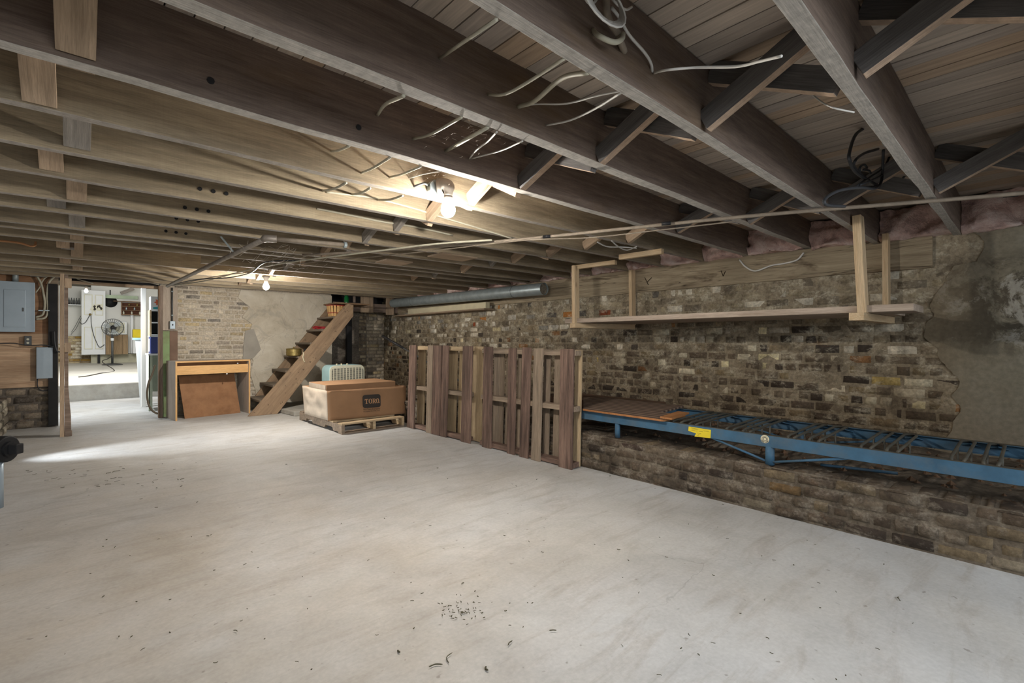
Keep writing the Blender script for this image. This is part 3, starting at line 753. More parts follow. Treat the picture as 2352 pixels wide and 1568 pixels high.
cable('electrical_cable', seg((949, 319), J[4], (1060, 269), b32, [((990, 308), .3)]), 0.0062, M_cream_cable, 'cream cable amid cobwebs between the third and fourth joists, above the paler flat one', group=G2)
cable('electrical_cable', seg((1024, 347), J[4], (1120, 292), b32), 0.0085, M_cream_cable, 'wide flat cream cable between the third and fourth joists', group=G2)
cable('electrical_cable', seg((1078, 364), J[4], (1141, 303), b32, [((1096, 343), .4), ((1120, 325), .6)]), 0.004, M_white_cable, 'twisted thin white cable forming the steep side of a V below the third joist', group=G2)
cable('electrical_cable', seg((1080, 365), J[4], (1200, 324), b32, [((1150, 346), .5)]), 0.0038, M_white_cable, 'thin white cable forming the shallow side of a V below the third joist', group=G2)
G3 = 'cables crossing between the fourth and fifth joists'
for (a, b, tx) in (((762, 347), (802, 335), 'nearest the fuse panel side'), ((830, 397), (897, 361), 'in the middle of three'), ((895, 407), (968, 381), 'close to the lamp')):
    cable('electrical_cable', seg(a, J[5], b, b43, [(((a[0]*.6 + b[0]*.4), (a[1]*.6 + b[1]*.4) + 3), .4)]), 0.006, M_cream_cable, f'lit cream cable between the fourth and fifth joists, {tx}', group=G3)
cable('electrical_cable', seg((940, 409), J[5], (1012, 393), b43, [((972, 400), .5)]), 0.003, M_white_cable, 'thin bright cable just in front of the lamp box, fourth and fifth joists', group=G3)
G4 = 'cables crossing between the fifth and sixth joists'
for (a, b, tx) in (((742, 438), (795, 420), 'nearest the fuse panel side'), ((808, 446), (850, 432), 'in the middle of three'), ((868, 459), (925, 449), 'nearest the lamp')):
    cable('electrical_cable', seg(a, J[6], b, b54, [(((a[0]+b[0])/2, (a[1]+b[1])/2 + 4), .5)]), 0.007, M_cream_cable, f'cream cable between the fifth and sixth joists, {tx}', group=G4)
cable('stapled_cable', [at(a, b, y=J[6] - .008) for a, b in ((750, 441), (800, 447), (860, 455), (945, 477), (1010, 497), (1100, 524), (1180, 549))], 0.006, M_cream_cable, 'long cream cable stapled along the lit face of the sixth joist')
cable('stapled_cable', [at(a, b, y=J[7] - .008) for a, b in ((728, 479), (760, 485), (820, 497), (885, 510), (960, 522), (1040, 540))], 0.008, M_cream_cable, 'thick cream cable stapled along the face of the seventh joist')
# above the camera end: grey pipe, coil and looping cable on the face of the second joist
yj = J[2]
cable('armoured_cable', [at(1392, -12, y=yj - .06), at(1394, 28, y=yj - .06), at(1402, 52, y=yj - .04), at(1420, 78, y=yj - .03), at(1425, 95, y=yj - .03), at(1434, 118, y=yj)], 0.011, M_conduit, 'thick taped grey cable coming down the face of the second joist')
cable('armoured_cable', [at(1362, 70, y=yj), at(1378, 84, y=yj - .03), at(1410, 97, y=yj - .05), at(1428, 90, y=yj - .05), at(1431, 78, y=yj - .04)], 0.008, M_cream_cable, 'short cream cable looping around the thick grey cable')
cable('electrical_cable', [at(1405, 18, y=yj - .05), at(1422, 40, y=yj - .04), at(1445, 80, y=yj - .02), at(1480, 120, y=yj - .02), at(1495, 145, y=yj - .015), at(1498, 165, y=yj)], 0.005, M_white_cable, 'white cable hanging in a long curve down the face of the second joist')
cable('electrical_cable', [at(1501, 168, y=yj), at(1530, 161, y=.80), at(1600, 155, y=.72), at(1690, 153, y=.60), at(1745, 141, y=.52), at(1795, 129, y=.45)], 0.004, M_white_cable, 'white cable stretched from the second joist across to the first joist')
cable('electrical_cable', [at(1848, 198, y=.62), at(1875, 225, y=.57), at(1910, 246, y=.50), at(1962, 258, y=.445)], 0.003, M_white_cable, 'thin white cable sagging under the ceiling boards beside the first joist')
m = MB()
for k in range(7):
    c0 = at(1390, 2 + k * .8, y=yj - .07 - .004 * k); m.tube([c0 + Vector((0.075 * math.cos(a / 18 * 2 * math.pi + k) * (1 + .05 * k), 0, 0.052 * math.sin(a / 18 * 2 * math.pi + k))) for a in range(18)], 0.0032, 6, closed=True)
T(m.build('cable_coil', M_white_cable, smooth=True), 'coil of thin white wire hung high on the second joist', 'cable')
cable('electrical_cable', [at(1405, -4, y=yj - .05), at(1420, 12, y=yj - .05), at(1438, 22, y=yj - .04), at(1451, 16, y=yj - .03)], 0.004, M_white_cable, 'short white wire tail curling out of the coil')
cable('electrical_cable', [at(1344, -4, y=yj - .05), at(1352, 6, y=yj - .05), at(1364, 6, y=yj - .04), at(1372, -4, y=yj - .03)], 0.004, M_white_cable, 'tiny loop of white wire peeking beside the coil')

# black cable bundle and its box beyond the first joist
t = root('black_cable_bundle', at(2010, 440, y=.75), 'tangled black cable coils hanging from the ceiling beyond the first joist', 'cable')
yy = .62
def L(pts, r=.007, mat=M_blackcable):
    MB().tube(crv([at(a, b, y=yy + dy) for a, b, dy in pts], 7), r, 8).build('cable_loop', mat, t, smooth=True)
L([(1990, 291, 0), (1965, 310, 0), (1951, 350, 0), (1952, 370, 0), (1965, 395, .02), (2000, 418, .03), (2020, 430, .03), (2045, 432, .02), (2057, 418, 0), (2045, 404, 0), (2030, 399, .02)], .008)
L([(2017, 342, -.02), (1985, 352, 0), (1965, 368, 0), (1963, 385, .02), (1990, 410, .03), (2025, 427, .03), (2060, 424, .03), (2078, 404, -.02)])
L([(2029, 344, -.02), (2027, 390, 0), (2023, 420, 0), (2008, 433, 0), (1975, 431, 0), (1930, 437, .02), (1900, 452, .03), (1893, 465, .03), (1905, 472, .03), (1940, 474, .03)], .0075)
L([(2043, 360, -.02), (2030, 385, 0), (2000, 405, .02), (1968, 427, .03), (1975, 430, .03), (2020, 428, .02)], .006)
L([(2050, 366, -.02), (2035, 395, 0), (2005, 412, 0), (1975, 425, .02)], .005)
L([(1976, 404, .03), (1975, 385, .02), (1985, 378, .02), (1991, 386, .02), (1983, 390, .02), (1996, 392, .02), (2000, 398, .02)], .006)
m = MB(); c0 = at(2016, 325, y=.50); m.box(c0.x - .03, c0.x + .03, .445, .48, c0.z - .025, c0.z + .025)
T(m.build('junction_box', M_steel, bevel=.004), 'small white metal box behind the first joist above the black cables', 'box')

# conduit across the room under the joists
P0, P1, P2 = Vector((4.15, -.75, 2.02)), Vector((2.57, 2.68, 2.022)), Vector((1.58, 4.68, 2.015))
cp = [P0, at(2340, 444, z=2.02), at(1700, 498, z=2.022), P1, at(900, 574, z=2.02), P2]
cp[3] = at(1200, 549, z=2.022)
t = root('ceiling_conduit', (2.6, 2.7, 2.02), 'long thin conduit strapped diagonally under the joists across the room', 'conduit')
MB().tube(crv(cp, 10), 0.012, 10).build('pipe', M_conduit, t, smooth=True)
for a, b in ((2322, 447), (1946, 478), (1530, 513), (1256, 543)):
    p = at(a, b, z=2.022); d = (P1 - P0).normalized() * .03
    MB().cyl(p - d, p + d, 0.013, n=12).build('coupling', M_black, t, smooth=True)
cable('ceiling_cable', [at(1690, 508, z=2.01), at(1500, 530, z=2.0), at(1350, 546, z=1.998), at(1200, 552, z=2.0), at(1000, 575, z=2.0), at(850, 590, z=2.01), at(700, 604, z=2.015), at(600, 622, z=2.015), at(500, 634, z=2.015), at(400, 655, z=2.02)], 0.005, M_conduit, 'thin grey cable slung just below the diagonal conduit')
cable('ceiling_cable', [at(1130, 551, z=2.018), at(1000, 560, z=2.01), at(860, 577, z=2.0), at(740, 592, z=2.0), at(640, 606, z=2.005), at(560, 622, z=2.01), at(470, 645, z=2.01), at(390, 656, z=2.02)], 0.008, M_cream_cable, 'pale cable running beside the conduit towards the doorway')
cable('ceiling_cable', [at(690, 598, z=2.01), at(610, 602, z=2.01), at(575, 626, z=2.0), at(520, 638, z=2.0), at(450, 642, z=2.0), at(385, 657, z=2.02)], 0.007, M_blackcable, 'black cable drooping near the far bulb towards the doorway')
# steel water pipe with its elbow
t = root('steel_water_pipe', at(612, 545, z=1.995), 'dark steel pipe with an elbow running to the doorway corner', 'pipe')
e0 = at(612, 547, z=1.995); e1 = at(384, 657, z=1.995); e2 = at(792, 562, z=2.005)
MB().cyl(e0, e1, 0.021, n=14).build('long_run', M_pipe, t, smooth=True)
MB().tube(crv([e0 + (e1 - e0).normalized() * .05, e0, e0 + (e2 - e0).normalized() * .07], 6), 0.028, 14).build('elbow', M_pipe, t, smooth=True)
MB().cyl(e0 + (e2 - e0).normalized() * .06, e2, 0.017, n=14).build('short_run', M_conduit, t, smooth=True)
m = MB(); q = e0 + (e1 - e0) * .20; m.obox(q + Vector((-.13, -.10, .12)), q, 0.02, 0.003); m.build('hanger_strap', M_steel, t)
MB().cyl(e2 - Vector((.012, 0, 0)), e2 + Vector((.012, 0, 0)), 0.026, n=12).build('clamp', M_steel, t)
# copper stub at the left and its wiring hooks
cable('copper_pipe', [at(-30, 550, y=6.4), at(40, 557, y=6.4), at(70, 565, y=6.4), at(80, 563, y=6.4), at(82, 556, y=6.45)], 0.010, plain('copper', '#b98a63', 0.4, .2, metal=.6), 'short copper pipe ending in a hook under the far joists', 'pipe')
cable('ceiling_cable', [at(132, 602, y=8.2), at(138, 612, y=8.15), at(146, 613, y=8.15), at(152, 606, y=8.2), at(215, 605, y=8.3), at(300, 614, y=8.3), at(345, 622, y=8.3)], 0.008, M_cream_cable, 'cream cable looping along the last joist above the doorway')
cable('ceiling_cable', [at(215, 651, y=9.28), at(178, 640, y=9.28), at(184, 633, y=9.28), at(260, 638, y=9.28), at(330, 646, y=9.28), at(366, 654, y=9.28)], 0.008, M_cream_cable, 'cream cable doubled back along the header over the doorway')
# wire on the timber wall plate
cable('electrical_cable', [at(a, b, x=5.10) for a, b in ((1698, 596), (1712, 612), (1735, 622), (1770, 610), (1800, 605), (1830, 597), (1846, 580))], 0.0085, M_white_cable, 'white cable looping down over the timber on top of the brick wall')
for (pts, lab) in ((((1372, 556), (1395, 566), (1430, 567), (1462, 570)), 'white cable sagging between joists above the hanging shelf'), (((1404, 552), (1420, 566), (1440, 574), (1462, 566)), 'thin wire crossing above the hanging shelf upright')):
    cable('electrical_cable', [at(a, b, z=2.07) for a, b in pts], 0.006, M_white_cable, lab)

# ------------------------------------------------------------------ hanging shelf on the brick wall
t = root('hanging_shelf', (4.6, 2.1, 1.33), 'long wooden shelf hung from the ceiling joists in front of the brick wall', 'shelf')
plank('shelf_board', M_shelf, 4.16, 4.58, 0.55, 3.66, 1.405, 1.455, 'y', t, bevel=.004)
plank('shelf_board', M_shelf, 4.60, 5.04, 0.72, 3.60, 1.405, 1.452, 'y', t, bevel=.004)
bar('upright', M_pine, (4.165, .83, 1.40), (4.165, .862, 2.10), .052, .10, t, up=(1, 0, 0))
bar('upright', M_pine, (5.03, .842, 1.40), (5.03, .845, 2.10), .042, .085, t, up=(1, 0, 0))
bar('upright', M_pine, (4.165, 3.50, 1.40), (4.165, 3.505, 2.05), .042, .085, t, up=(1, 0, 0))
bar('upright', M_pine, (5.04, 3.33, 1.40), (5.04, 3.34, 2.07), .042, .085, t, up=(1, 0, 0))
bar('cross_piece', M_pine, (4.11, .86, 1.375), (5.08, .84, 1.375), .09, .055, t)
bar('cross_piece', M_pine, (4.11, 3.50, 1.375), (5.08, 3.36, 1.375), .09, .055, t)
T(bar('nailing_block', M_pine, (4.19, 3.56, 2.038), (4.27, 3.03, 2.045), .05, .045), 'pale timber block above the far shelf upright, touching it', 'board')
T(bar('nailing_block', M_pine, at(1424, 591, z=2.05), at(1522, 577, z=2.05), .05, .05), 'pale timber block under the joists, second one from the shelf upright', 'board')

# ------------------------------------------------------------------ duct on top of the far part of the brick wall
t = root('ventilation_duct', (4.85, 6.9, 1.84), 'long round galvanised duct resting along the top of the brick wall', 'duct')
d0, d1 = Vector((4.86, 4.66, 1.935)), Vector((4.86, 9.0, 1.985)); R = .088; m = MB(); n = 28
for (ra, rb, fl) in ((R, R, 1), (R - .003, R - .003, -1)):
    M_, L_ = frame(d0, d1)
    rs = [[M_ @ Vector((x, ra * math.cos(2*math.pi*k/n), ra * math.sin(2*math.pi*k/n))) for k in range(n)] for x in (0, L_)]
    m.add(rs[0] + rs[1], [tuple((k, (k+1) % n, n+(k+1) % n, n+k)[::fl]) for k in range(n)])
M_, L_ = frame(d0, d1)
m.add([M_ @ Vector((0, r_ * math.cos(2*math.pi*k/n), r_ * math.sin(2*math.pi*k/n))) for r_ in (R, R - .003) for k in range(n)], [(k, n+k, n+(k+1) % n, (k+1) % n) for k in range(n)])
m.build('duct_pipe', M_steel, t, smooth=True)
for yy_ in (5.28, 8.2):
    q = d0 + (d1 - d0) * ((yy_ - 4.66) / 4.34); MB().tube([q + Vector((R * 1.01 * math.cos(a / 28 * 2 * math.pi), 0, R * 1.01 * math.sin(a / 28 * 2 * math.pi))) for a in range(28)], .0028, 6, closed=True).build('seam', M_darkgrey, t, smooth=True)
def fn(u, v):
    r_ = (R - .005) * v; a = 2 * math.pi * u
    return (4.86 + r_ * math.cos(a), 4.685 + .018 * noise.noise(Vector((math.cos(a) * v * 4, math.sin(a) * v * 4, 1))), 1.935 + r_ * math.sin(a))
m = MB(); m.grid(fn, 24, 8); m.build('stuffing', M_stuffing, t, smooth=True)
T(plank('shelf_plank', M_brace_tan, 4.92, 5.13, 6.08, 9.1, 1.715, 1.74, 'y'), 'thin wooden ledge board under the round duct', 'shelf')
T(plank('foam_board', M_cream_foam, 4.97, 5.06, 6.10, 8.6, 1.742, 1.845, 'y', bevel=.006), 'long cream coloured block lying on the ledge under the duct', 'board')

# ------------------------------------------------------------------ standing pallets against the bench
def pallet(label, xf, px_front, px_back, ytop, y_lo, y_hi, seed, group):
    t = root('wooden_pallet', (xf + .05, (y_lo + y_hi) / 2, 0), label, 'pallet', group)
    rng = random.Random(seed); lean = 0.035
    def yx(px, x=xf): return at(px, 900, x=x).y
    zt = ytop
    for (a, b, mat, dz) in px_front:
        ya, yb = yx(a), yx(b); x = xf
        bar('front_slat', mat, (x, (ya + yb) / 2, 0.0), (x + lean, (ya + yb) / 2 + rng.uniform(-.01, .01), zt + dz), abs(ya - yb), .02, t, up=(1, 0, 0), bevel=.003, rough=.003, seed=seed + a)
    for (a, b, mat) in px_back:
        ya, yb = yx(a, xf + .115), yx(b, xf + .115)
        bar('back_slat', mat, (xf + .115, (ya + yb) / 2, 0.01), (xf + .115 + lean, (ya + yb) / 2, zt - .01), abs(ya - yb), .018, t, up=(1, 0, 0), bevel=.002)
    for z, mat in ((.035, M_pallet), (.56, M_pallet_grey), (zt - .04, M_pallet_pale if seed == 1 else M_pallet_grey)):
        xx = xf + .0575 + lean * z / zt
        bar('stringer', mat, (xx, y_lo, z), (xx, y_hi, z), .088, .05, t, bevel=.003)
    return t
D, P_, G_ = M_pallet, M_pallet_pale, M_pallet_grey
pallet('weathered pallet stood on edge beside the carton, with wide pale gaps', 3.395,
       [(936, 951, D, .0), (979, 991, G_, 0), (991.5, 1011, D, .0), (1012, 1025.5, D, 0), (1059, 1080, D, -.005)],
       [(958, 973, P_), (1027, 1046, P_), (1052, 1060, P_), (1083, 1106, P_)], 1.145, 4.53, 5.93, 1, None)
pallet('darker weathered pallet stood on edge beside the blue steel rack', 3.40,
       [(1108, 1127.5, D, .01), (1165, 1182, D, 0), (1194, 1213, D, .01), (1220.5, 1241, G_, 0), (1284, 1314, D, 0)],
       [(1131, 1154, G_), (1160, 1168, G_), (1186, 1194, G_), (1246, 1260, G_), (1270, 1288, G_), (1317, 1332, P_)], 1.125, 2.90, 4.30, 2, None)
T(MB().tube(crv([(3.80, 5.92, .75), (3.82, 5.9, .95), (3.81, 5.86, 1.05), (3.80, 5.84, 1.12)], 6), .03, 10, flat=.6).build('blue_rope', M_bluep, smooth=True), 'bundle of bright blue rope behind the pallet beside the carton', 'rope')

# ------------------------------------------------------------------ flat pallet with the carton on it
t = root('wooden_pallet', (3.0, 6.75, 0), 'flat new wooden pallet lying on the floor under the carton', 'pallet')
X0, X1, Y0, Y1 = 2.50, 3.40, 5.98, 7.55
for i, y in enumerate((Y0, Y0 + .28, Y0 + .56, Y0 + .84, Y0 + 1.12, Y0 + 1.42)):
    plank('deck_board', M_pallet_pale if i < 2 else M_pallet_grey, X0, X1, y, y + .13, .118, .138, 'x', t, bevel=.003)
for x in (X0, (X0 + X1) / 2 - .02, X1 - .04):
    m = MB()   # notched stringer
    prof = [(Y0, .02), (Y0 + .28, .02), (Y0 + .31, .06), (Y0 + .55, .06), (Y0 + .58, .02), (Y1 - .55, .02), (Y1 - .52, .06), (Y1 - .3, .06), (Y1 - .27, .02), (Y1, .02), (Y1, .118), (Y0, .118)]
    m.prism(prof, 'x', x, x + .04); m.build('stringer', M_pallet_grey if x == X0 else M_pallet_pale, t, bevel=.002)
for y in (Y0, Y1 - .12): plank('bottom_board', M_pallet_grey, X0, X1, y, y + .12, 0, .02, 'x', t, bevel=.002)

def quadgrid(c00, c10, c01, c11, nu, nv, bulge, nrm, seed, amp):
    c00, c10, c01, c11, nrm = map(Vector, (c00, c10, c01, c11, nrm))
    def f(u, v):
        p = c00 * (1-u) * (1-v) + c10 * u * (1-v) + c01 * (1-u) * v + c11 * u * v
        e = min(1, 6 * min(u, 1-u, v, 1-v) + .0)
        return p + nrm * (bulge * math.sin(math.pi * u) * math.sin(math.pi * v) + amp * e * noise.noise(Vector((u * 5, v * 4, seed))))
    return f
t = root('cardboard_carton', (3.05, 6.7, .138), 'large open brown carton printed with a dark logo, lying on the flat pallet', 'carton')
zb, zt = .14, .535
A0, A1, B0, B1 = at(753, 966, z=zb), at(932, 949, z=zb), at(699, 950, z=zb), Vector((3.535, 7.1, zb))
a0, a1, b0, b1 = at(751, 897.5, z=zt), at(932, 885.8, z=zt), at(694, 885.5, z=zt + .01), Vector((3.54, 7.12, zt))
def wall(p, q, r_, s_, nrm, seed, amp, bulge):
    m = MB(); m.grid(quadgrid(p, q, r_, s_, 16, 8, bulge, nrm, seed, amp), 22, 10)
    return m
Vx = Vector
m = wall(A0, A1, a0, a1, Vx((0, -1, 0)), 1, .008, .004)
front = m.build('front_panel', M_carton, t, smooth=True)
front.modifiers.new('thick', 'SOLIDIFY').thickness = .006
o = wall(B0, A0, b0, a0, Vx((-1, 0, 0)), 2, .035, .02).build('end_panel', M_carton_pale, t, smooth=True); o.modifiers.new('thick', 'SOLIDIFY').thickness = .006
o = wall(B1, B0, b1, b0, Vx((0, 1, 0)), 3, .01, .0).build('back_panel', M_carton, t, smooth=True); o.modifiers.new('thick', 'SOLIDIFY').thickness = .006
o = wall(A1, B1, a1, b1, Vx((1, 0, 0)), 4, .01, .0).build('end_panel', M_carton, t, smooth=True); o.modifiers.new('thick', 'SOLIDIFY').thickness = .006
MB().add([A0, A1, B1, B0], [(0, 1, 2, 3)]).build('bottom_panel', M_carton, t)
# logo on the front: frame of reference on that panel
def onfront(px, py, off=.007):
    # plane through the front panel
    n_ = (A1 - A0).cross(a0 - A0).normalized(); n_ = n_ if n_.y < 0 else -n_
    a = (px - CX) / F_PX; b = (CY - py) / F_PX; d = Vector((SN + a * CS, CS - a * SN, b)); c0 = Vector((0, 0, CAM_H))
    tt = (A0 - c0).dot(n_) / d.dot(n_); return c0 + d * tt + n_ * off, n_
def flat_on(name, rows, mat, off, par, th=.001):
    m = MB()
    for poly in rows:
        ps = [onfront(px, py, off)[0] for px, py in poly]; n_ = onfront(*poly[0])[1]
        k = len(ps); m.add(ps + [p + n_ * th for p in ps], [tuple(range(k)), tuple(range(2*k-1, k-1, -1))] + [(i, k+i, k+(i+1) % k, (i+1) % k) for i in range(k)])
    return m.build(name, mat, par)
def panel_uv(u, v):   # unit square -> logo quad in the photograph's perspective of that panel
    c = [(833, 937), (874, 934.5), (873.2, 904.5), (832.5, 907)]
    x = (c[0][0]*(1-u) + c[1][0]*u)*(1-v) + (c[3][0]*(1-u) + c[2][0]*u)*v; y = (c[0][1]*(1-u) + c[1][1]*u)*(1-v) + (c[3][1]*(1-u) + c[2][1]*u)*v
    return (x, y)
rr = .14; cor = []
for cxu, cyv, a_ in ((1-rr, 1-rr*1.3, 0), (rr, 1-rr*1.3, 90), (rr, rr*1.3, 180), (1-rr, rr*1.3, 270)):
    for k in range(6):
        an = math.radians(a_ + k * 18); cor.append((cxu + rr * math.cos(an), cyv + rr * 1.3 * math.sin(an)))
flat_on('logo_plate', [[panel_uv(*q) for q in cor]], M_logo, .009, front)
def glyph(ch, x, y, w, h):
    R_ = []
    def bx(a, b, c, d): R_.append([(x + a*w, y + b*h), (x + c*w, y + b*h), (x + c*w, y + d*h), (x + a*w, y + d*h)])
    def ring(cx, cy, ro, so, ri, si, a0=0, a1=360, n=20):
        for k in range(n):
            t0, t1 = math.radians(a0 + (a1-a0)*k/n), math.radians(a0 + (a1-a0)*(k+1)/n)
            R_.append([(x + (cx + r1*math.cos(tt))*w, y + (cy + r2*math.sin(tt))*h) for (r1, r2, tt) in ((ri, si, t0), (ro, so, t0), (ro, so, t1), (ri, si, t1))])
    if ch == 'T': bx(.38, 0, .62, 1); bx(.2, 0, .8, .08); bx(0, .86, 1, 1); bx(0, .68, .1, .9); bx(.9, .68, 1, .9)
    if ch == 'O': ring(.5, .5, .5, .52, .24, .42)
    if ch == 'R': bx(.12, 0, .36, 1); bx(0, 0, .5, .08); bx(0, .92, .6, 1); ring(.5, .74, .42, .26, .16, .17, -90, 90, 10); bx(.3, .44, .55, .54); R_.append([(x + .42*w, y + .5*h), (x + .64*w, y + .5*h), (x + 1.0*w, y), (x + .74*w, y)]); bx(.7, 0, 1.05, .08)
    if ch == '.': ring(.5, .12, .5, .12, .0, .0)
    return R_
polys = []
for ch, x_, w_ in (('T', .11, .20), ('O', .33, .20), ('R', .54, .20), ('O', .745, .17), ('.', .925, .03)):
    for q in glyph(ch, x_, .32, w_, .36): polys.append([panel_uv(*z) for z in q])
M_logotext = plain('bare_card_letters', '#c09670', .85, .08)
flat_on('logo_lettering', polys, M_logotext, .0102, front)
def text_mesh(name, body, size, mat, parent, origin, xdir, ydir, align='CENTER'):
    c = bpy.data.curves.new(name, 'FONT'); c.body = body; c.size = size; c.align_x = align; c.extrude = .0004
    tmp = bpy.data.objects.new(name, c); COL.objects.link(tmp)
    me = bpy.data.meshes.new_from_object(tmp.evaluated_get(bpy.context.evaluated_depsgraph_get())); bpy.data.objects.remove(tmp)
    me.name = name; me.materials.clear(); me.materials.append(mat)
    X = Vector(xdir).normalized(); Y = Vector(ydir).normalized(); Z = X.cross(Y)
    M = Matrix(((X.x, Y.x, Z.x, origin[0]), (X.y, Y.y, Z.y, origin[1]), (X.z, Y.z, Z.z, origin[2]), (0, 0, 0, 1)))
    return place(bpy.data.objects.new(name, me), parent, M)
px_ = onfront(853.5, 940.6, .010)[0]
text_mesh('printed_text', 'The Toro Company', .030, M_logo, front, px_, A1 - A0, (0, 0, 1))
px_ = onfront(853.5, 944.6, .010)[0]
text_mesh('printed_text', 'Minneapolis, MN 55420, U.S.A.', .019, M_logo, front, px_, A1 - A0, (0, 0, 1))
# narrow carton lying inside the big one
t = root('narrow_carton', (3.0, 6.85, .45), 'narrow closed cardboard box poking out of the top of the large carton', 'carton')
m = MB(); z0, z1 = .44, .605
m.add([(2.50, 6.48, z0), (3.50, 6.42, z0), (3.52, 7.12, z0), (2.52, 7.20, z0), (2.50, 6.48, z1 - .004), (3.50, 6.42, z1), (3.52, 7.12, z1), (2.52, 7.20, z1 - .004)], [(0, 3, 2, 1), (4, 5, 6, 7), (0, 1, 5, 4), (1, 2, 6, 5), (2, 3, 7, 6), (3, 0, 4, 7)])
m.build('box_body', M_carton, t, bevel=.006)
MB().add([(2.496, 6.50, z0 + .01), (2.515, 7.18, z0 + .01), (2.515, 7.18, z1 - .01), (2.496, 6.50, z1 - .01)], [(0, 1, 2, 3)]).build('end_flap', M_carton_pale, t).modifiers.new('thick', 'SOLIDIFY').thickness = .004

# old window fan behind the carton
t = root('box_fan', (3.35, 7.9, .0), 'old pale blue and cream box fan with a slotted grille behind the carton', 'fan')
FY = 7.80
pa, pb = at(757, 850, y=FY), at(838, 850, y=FY); xl, xr = pa.x, pb.x; ztop = at(800, 838, y=FY).z
def rrect(x0, x1, z0, z1, r, n=6):
    P = []
    for cx_, cz_, a in ((x1-r, z1-r, 0), (x0+r, z1-r, 90), (x0+r, z0+r, 180), (x1-r, z0+r, 270)):
        for k in range(n+1):
            an = math.radians(a + 90 * k / n); P.append((cx_ + r * math.cos(an), cz_ + r * math.sin(an)))
    return P
MB().prism(rrect(xl, xr, 0.077, ztop, .09), 'y', FY + .02, FY + .34).build('housing', M_teal, t, bevel=.008)
MB().prism(rrect(xl + .004, xr - .004, 0.081, ztop - .004, .09), 'y', FY, FY + .02).build('front_bezel', M_cream, t, bevel=.004)
gx0, gx1, gz0, gz1 = xl + .035, xr - .03, .14, ztop - .05
MB().prism(rrect(gx0, gx1, gz0, gz1, .05), 'y', FY - .004, FY + .002).build('dark_opening', M_near_black, t)
m = MB(); n = 36
for k in range(n): z = gz0 + .01 + (gz1 - gz0 - .02) * k / (n - 1); m.box(gx0 + .006, gx1 - .006, FY - .009, FY - .003, z - .0035, z + .0035)
for k in range(10): x = gx0 + .03 + (gx1 - gx0 - .06) * k / 9; m.box(x - .005, x + .005, FY - .012, FY - .003, gz0, gz1)
m.build('grille', M_cream, t)
for dx in (.16, .24, .34): MB().cyl((xl + dx, FY + .1, ztop - .003), (xl + dx, FY + .1, ztop + .022), .014, n=12).build('control_knob', M_cream_foam, t, smooth=True)

# ------------------------------------------------------------------ blue steel rack on the bench
t = root('bicycle_rack', (4.02, 1.2, .325), 'long blue steel rack with bent grey bars lying on the low brick bench', 'rack')
RY0, RY1 = -1.0, 3.05
for x, s_ in ((3.60, 1), (4.44, -1)):
    m = MB(); m.box(min(x, x + .006*s_), max(x, x + .006*s_), RY0, RY1, .455, .53)
    m.box(min(x, x + .04*s_), max(x, x + .04*s_), RY0, RY1, .528, .533); m.box(min(x, x + .03*s_), max(x, x + .03*s_), RY0, RY1, .452, .457)
    m.build('rail', M_blue, t, bevel=.002)
    MB().box(min(x - .001*s_, x + .041*s_), max(x - .001*s_, x + .041*s_), RY0, RY1, .5332, .5352).build('rail_top', M_rackgrey, t)
for y in (RY0, RY1 - .04, 2.42):
    MB().box(3.606, 4.434, y, y + .04, .47, .525).build('cross_rail', M_blue, t, bevel=.002)
for (x, y) in ((3.625, 2.555), (3.625, 1.265), (4.40, 2.5), (4.40, 1.30), (3.625, -.2), (4.40, -.1)):
    MB().cyl((x, y, .326), (x, y, .456), .024 if y > 2 else .029, n=18).build('foot', M_blue, t, smooth=True)
def strut(a, b): MB().cyl(a, b, .0085, n=10).build('strut', M_blue, t, smooth=True)
strut((3.615, 1.68, .455), (3.615, 1.29, .350)); strut((3.615, 1.24, .350), (3.615, .80, .455))
strut((4.41, 1.80, .455), (4.41, 1.32, .36)); strut((4.41, 1.28, .36), (4.41, .70, .47))
pairs = [(2.01, 1.94), (1.865, 1.81), (1.57, 1.52), (1.45, 1.40), (1.15, 1.11), (1.02, .965), (.735, .685), (.606, .553), (.317, .265), (.188, .132), (-.10, -.15), (-.23, -.28)]
for (ya, yb) in pairs:
    ym = (ya + yb) / 2; z = .538
    pts = [(3.62, ya - .008, z - .03), (3.625, ya, z), (3.68, ya + .004, z + .006), (4.25, ya + .006, z + .012), (4.30, ya - .002, z + .008), (4.415, ym + .010, z - .012)]
    MB().tube(pts, .0088, 9).build('wheel_bar', M_rackgrey, t, smooth=True)
    pts = [(3.62, yb + .008, z - .03), (3.625, yb, z), (3.68, yb - .004, z + .006), (4.25, yb - .006, z + .012), (4.30, yb + .002, z + .008), (4.415, ym - .010, z - .012)]
    MB().tube(pts, .0088, 9).build('wheel_bar', M_rackgrey, t, smooth=True)
    MB().cyl((4.0, ya + .004, z + .006), (4.0, ya + .004, .40), .006, n=8).cyl((4.0, yb - .004, z + .006), (4.0, yb - .004, .40), .006, n=8).build('prop', M_rackgrey, t, smooth=True)
    m = MB(); m.add([(4.43, ym + .05, .50), (4.43, ym - .05, .50), (4.36, ym, .525), (4.43, ym + .05, .495), (4.43, ym - .05, .495), (4.36, ym, .52)], [(0, 1, 2), (5, 4, 3), (0, 3, 4, 1), (1, 4, 5, 2), (2, 5, 3, 0)])
    m.build('gusset', M_blue, t)
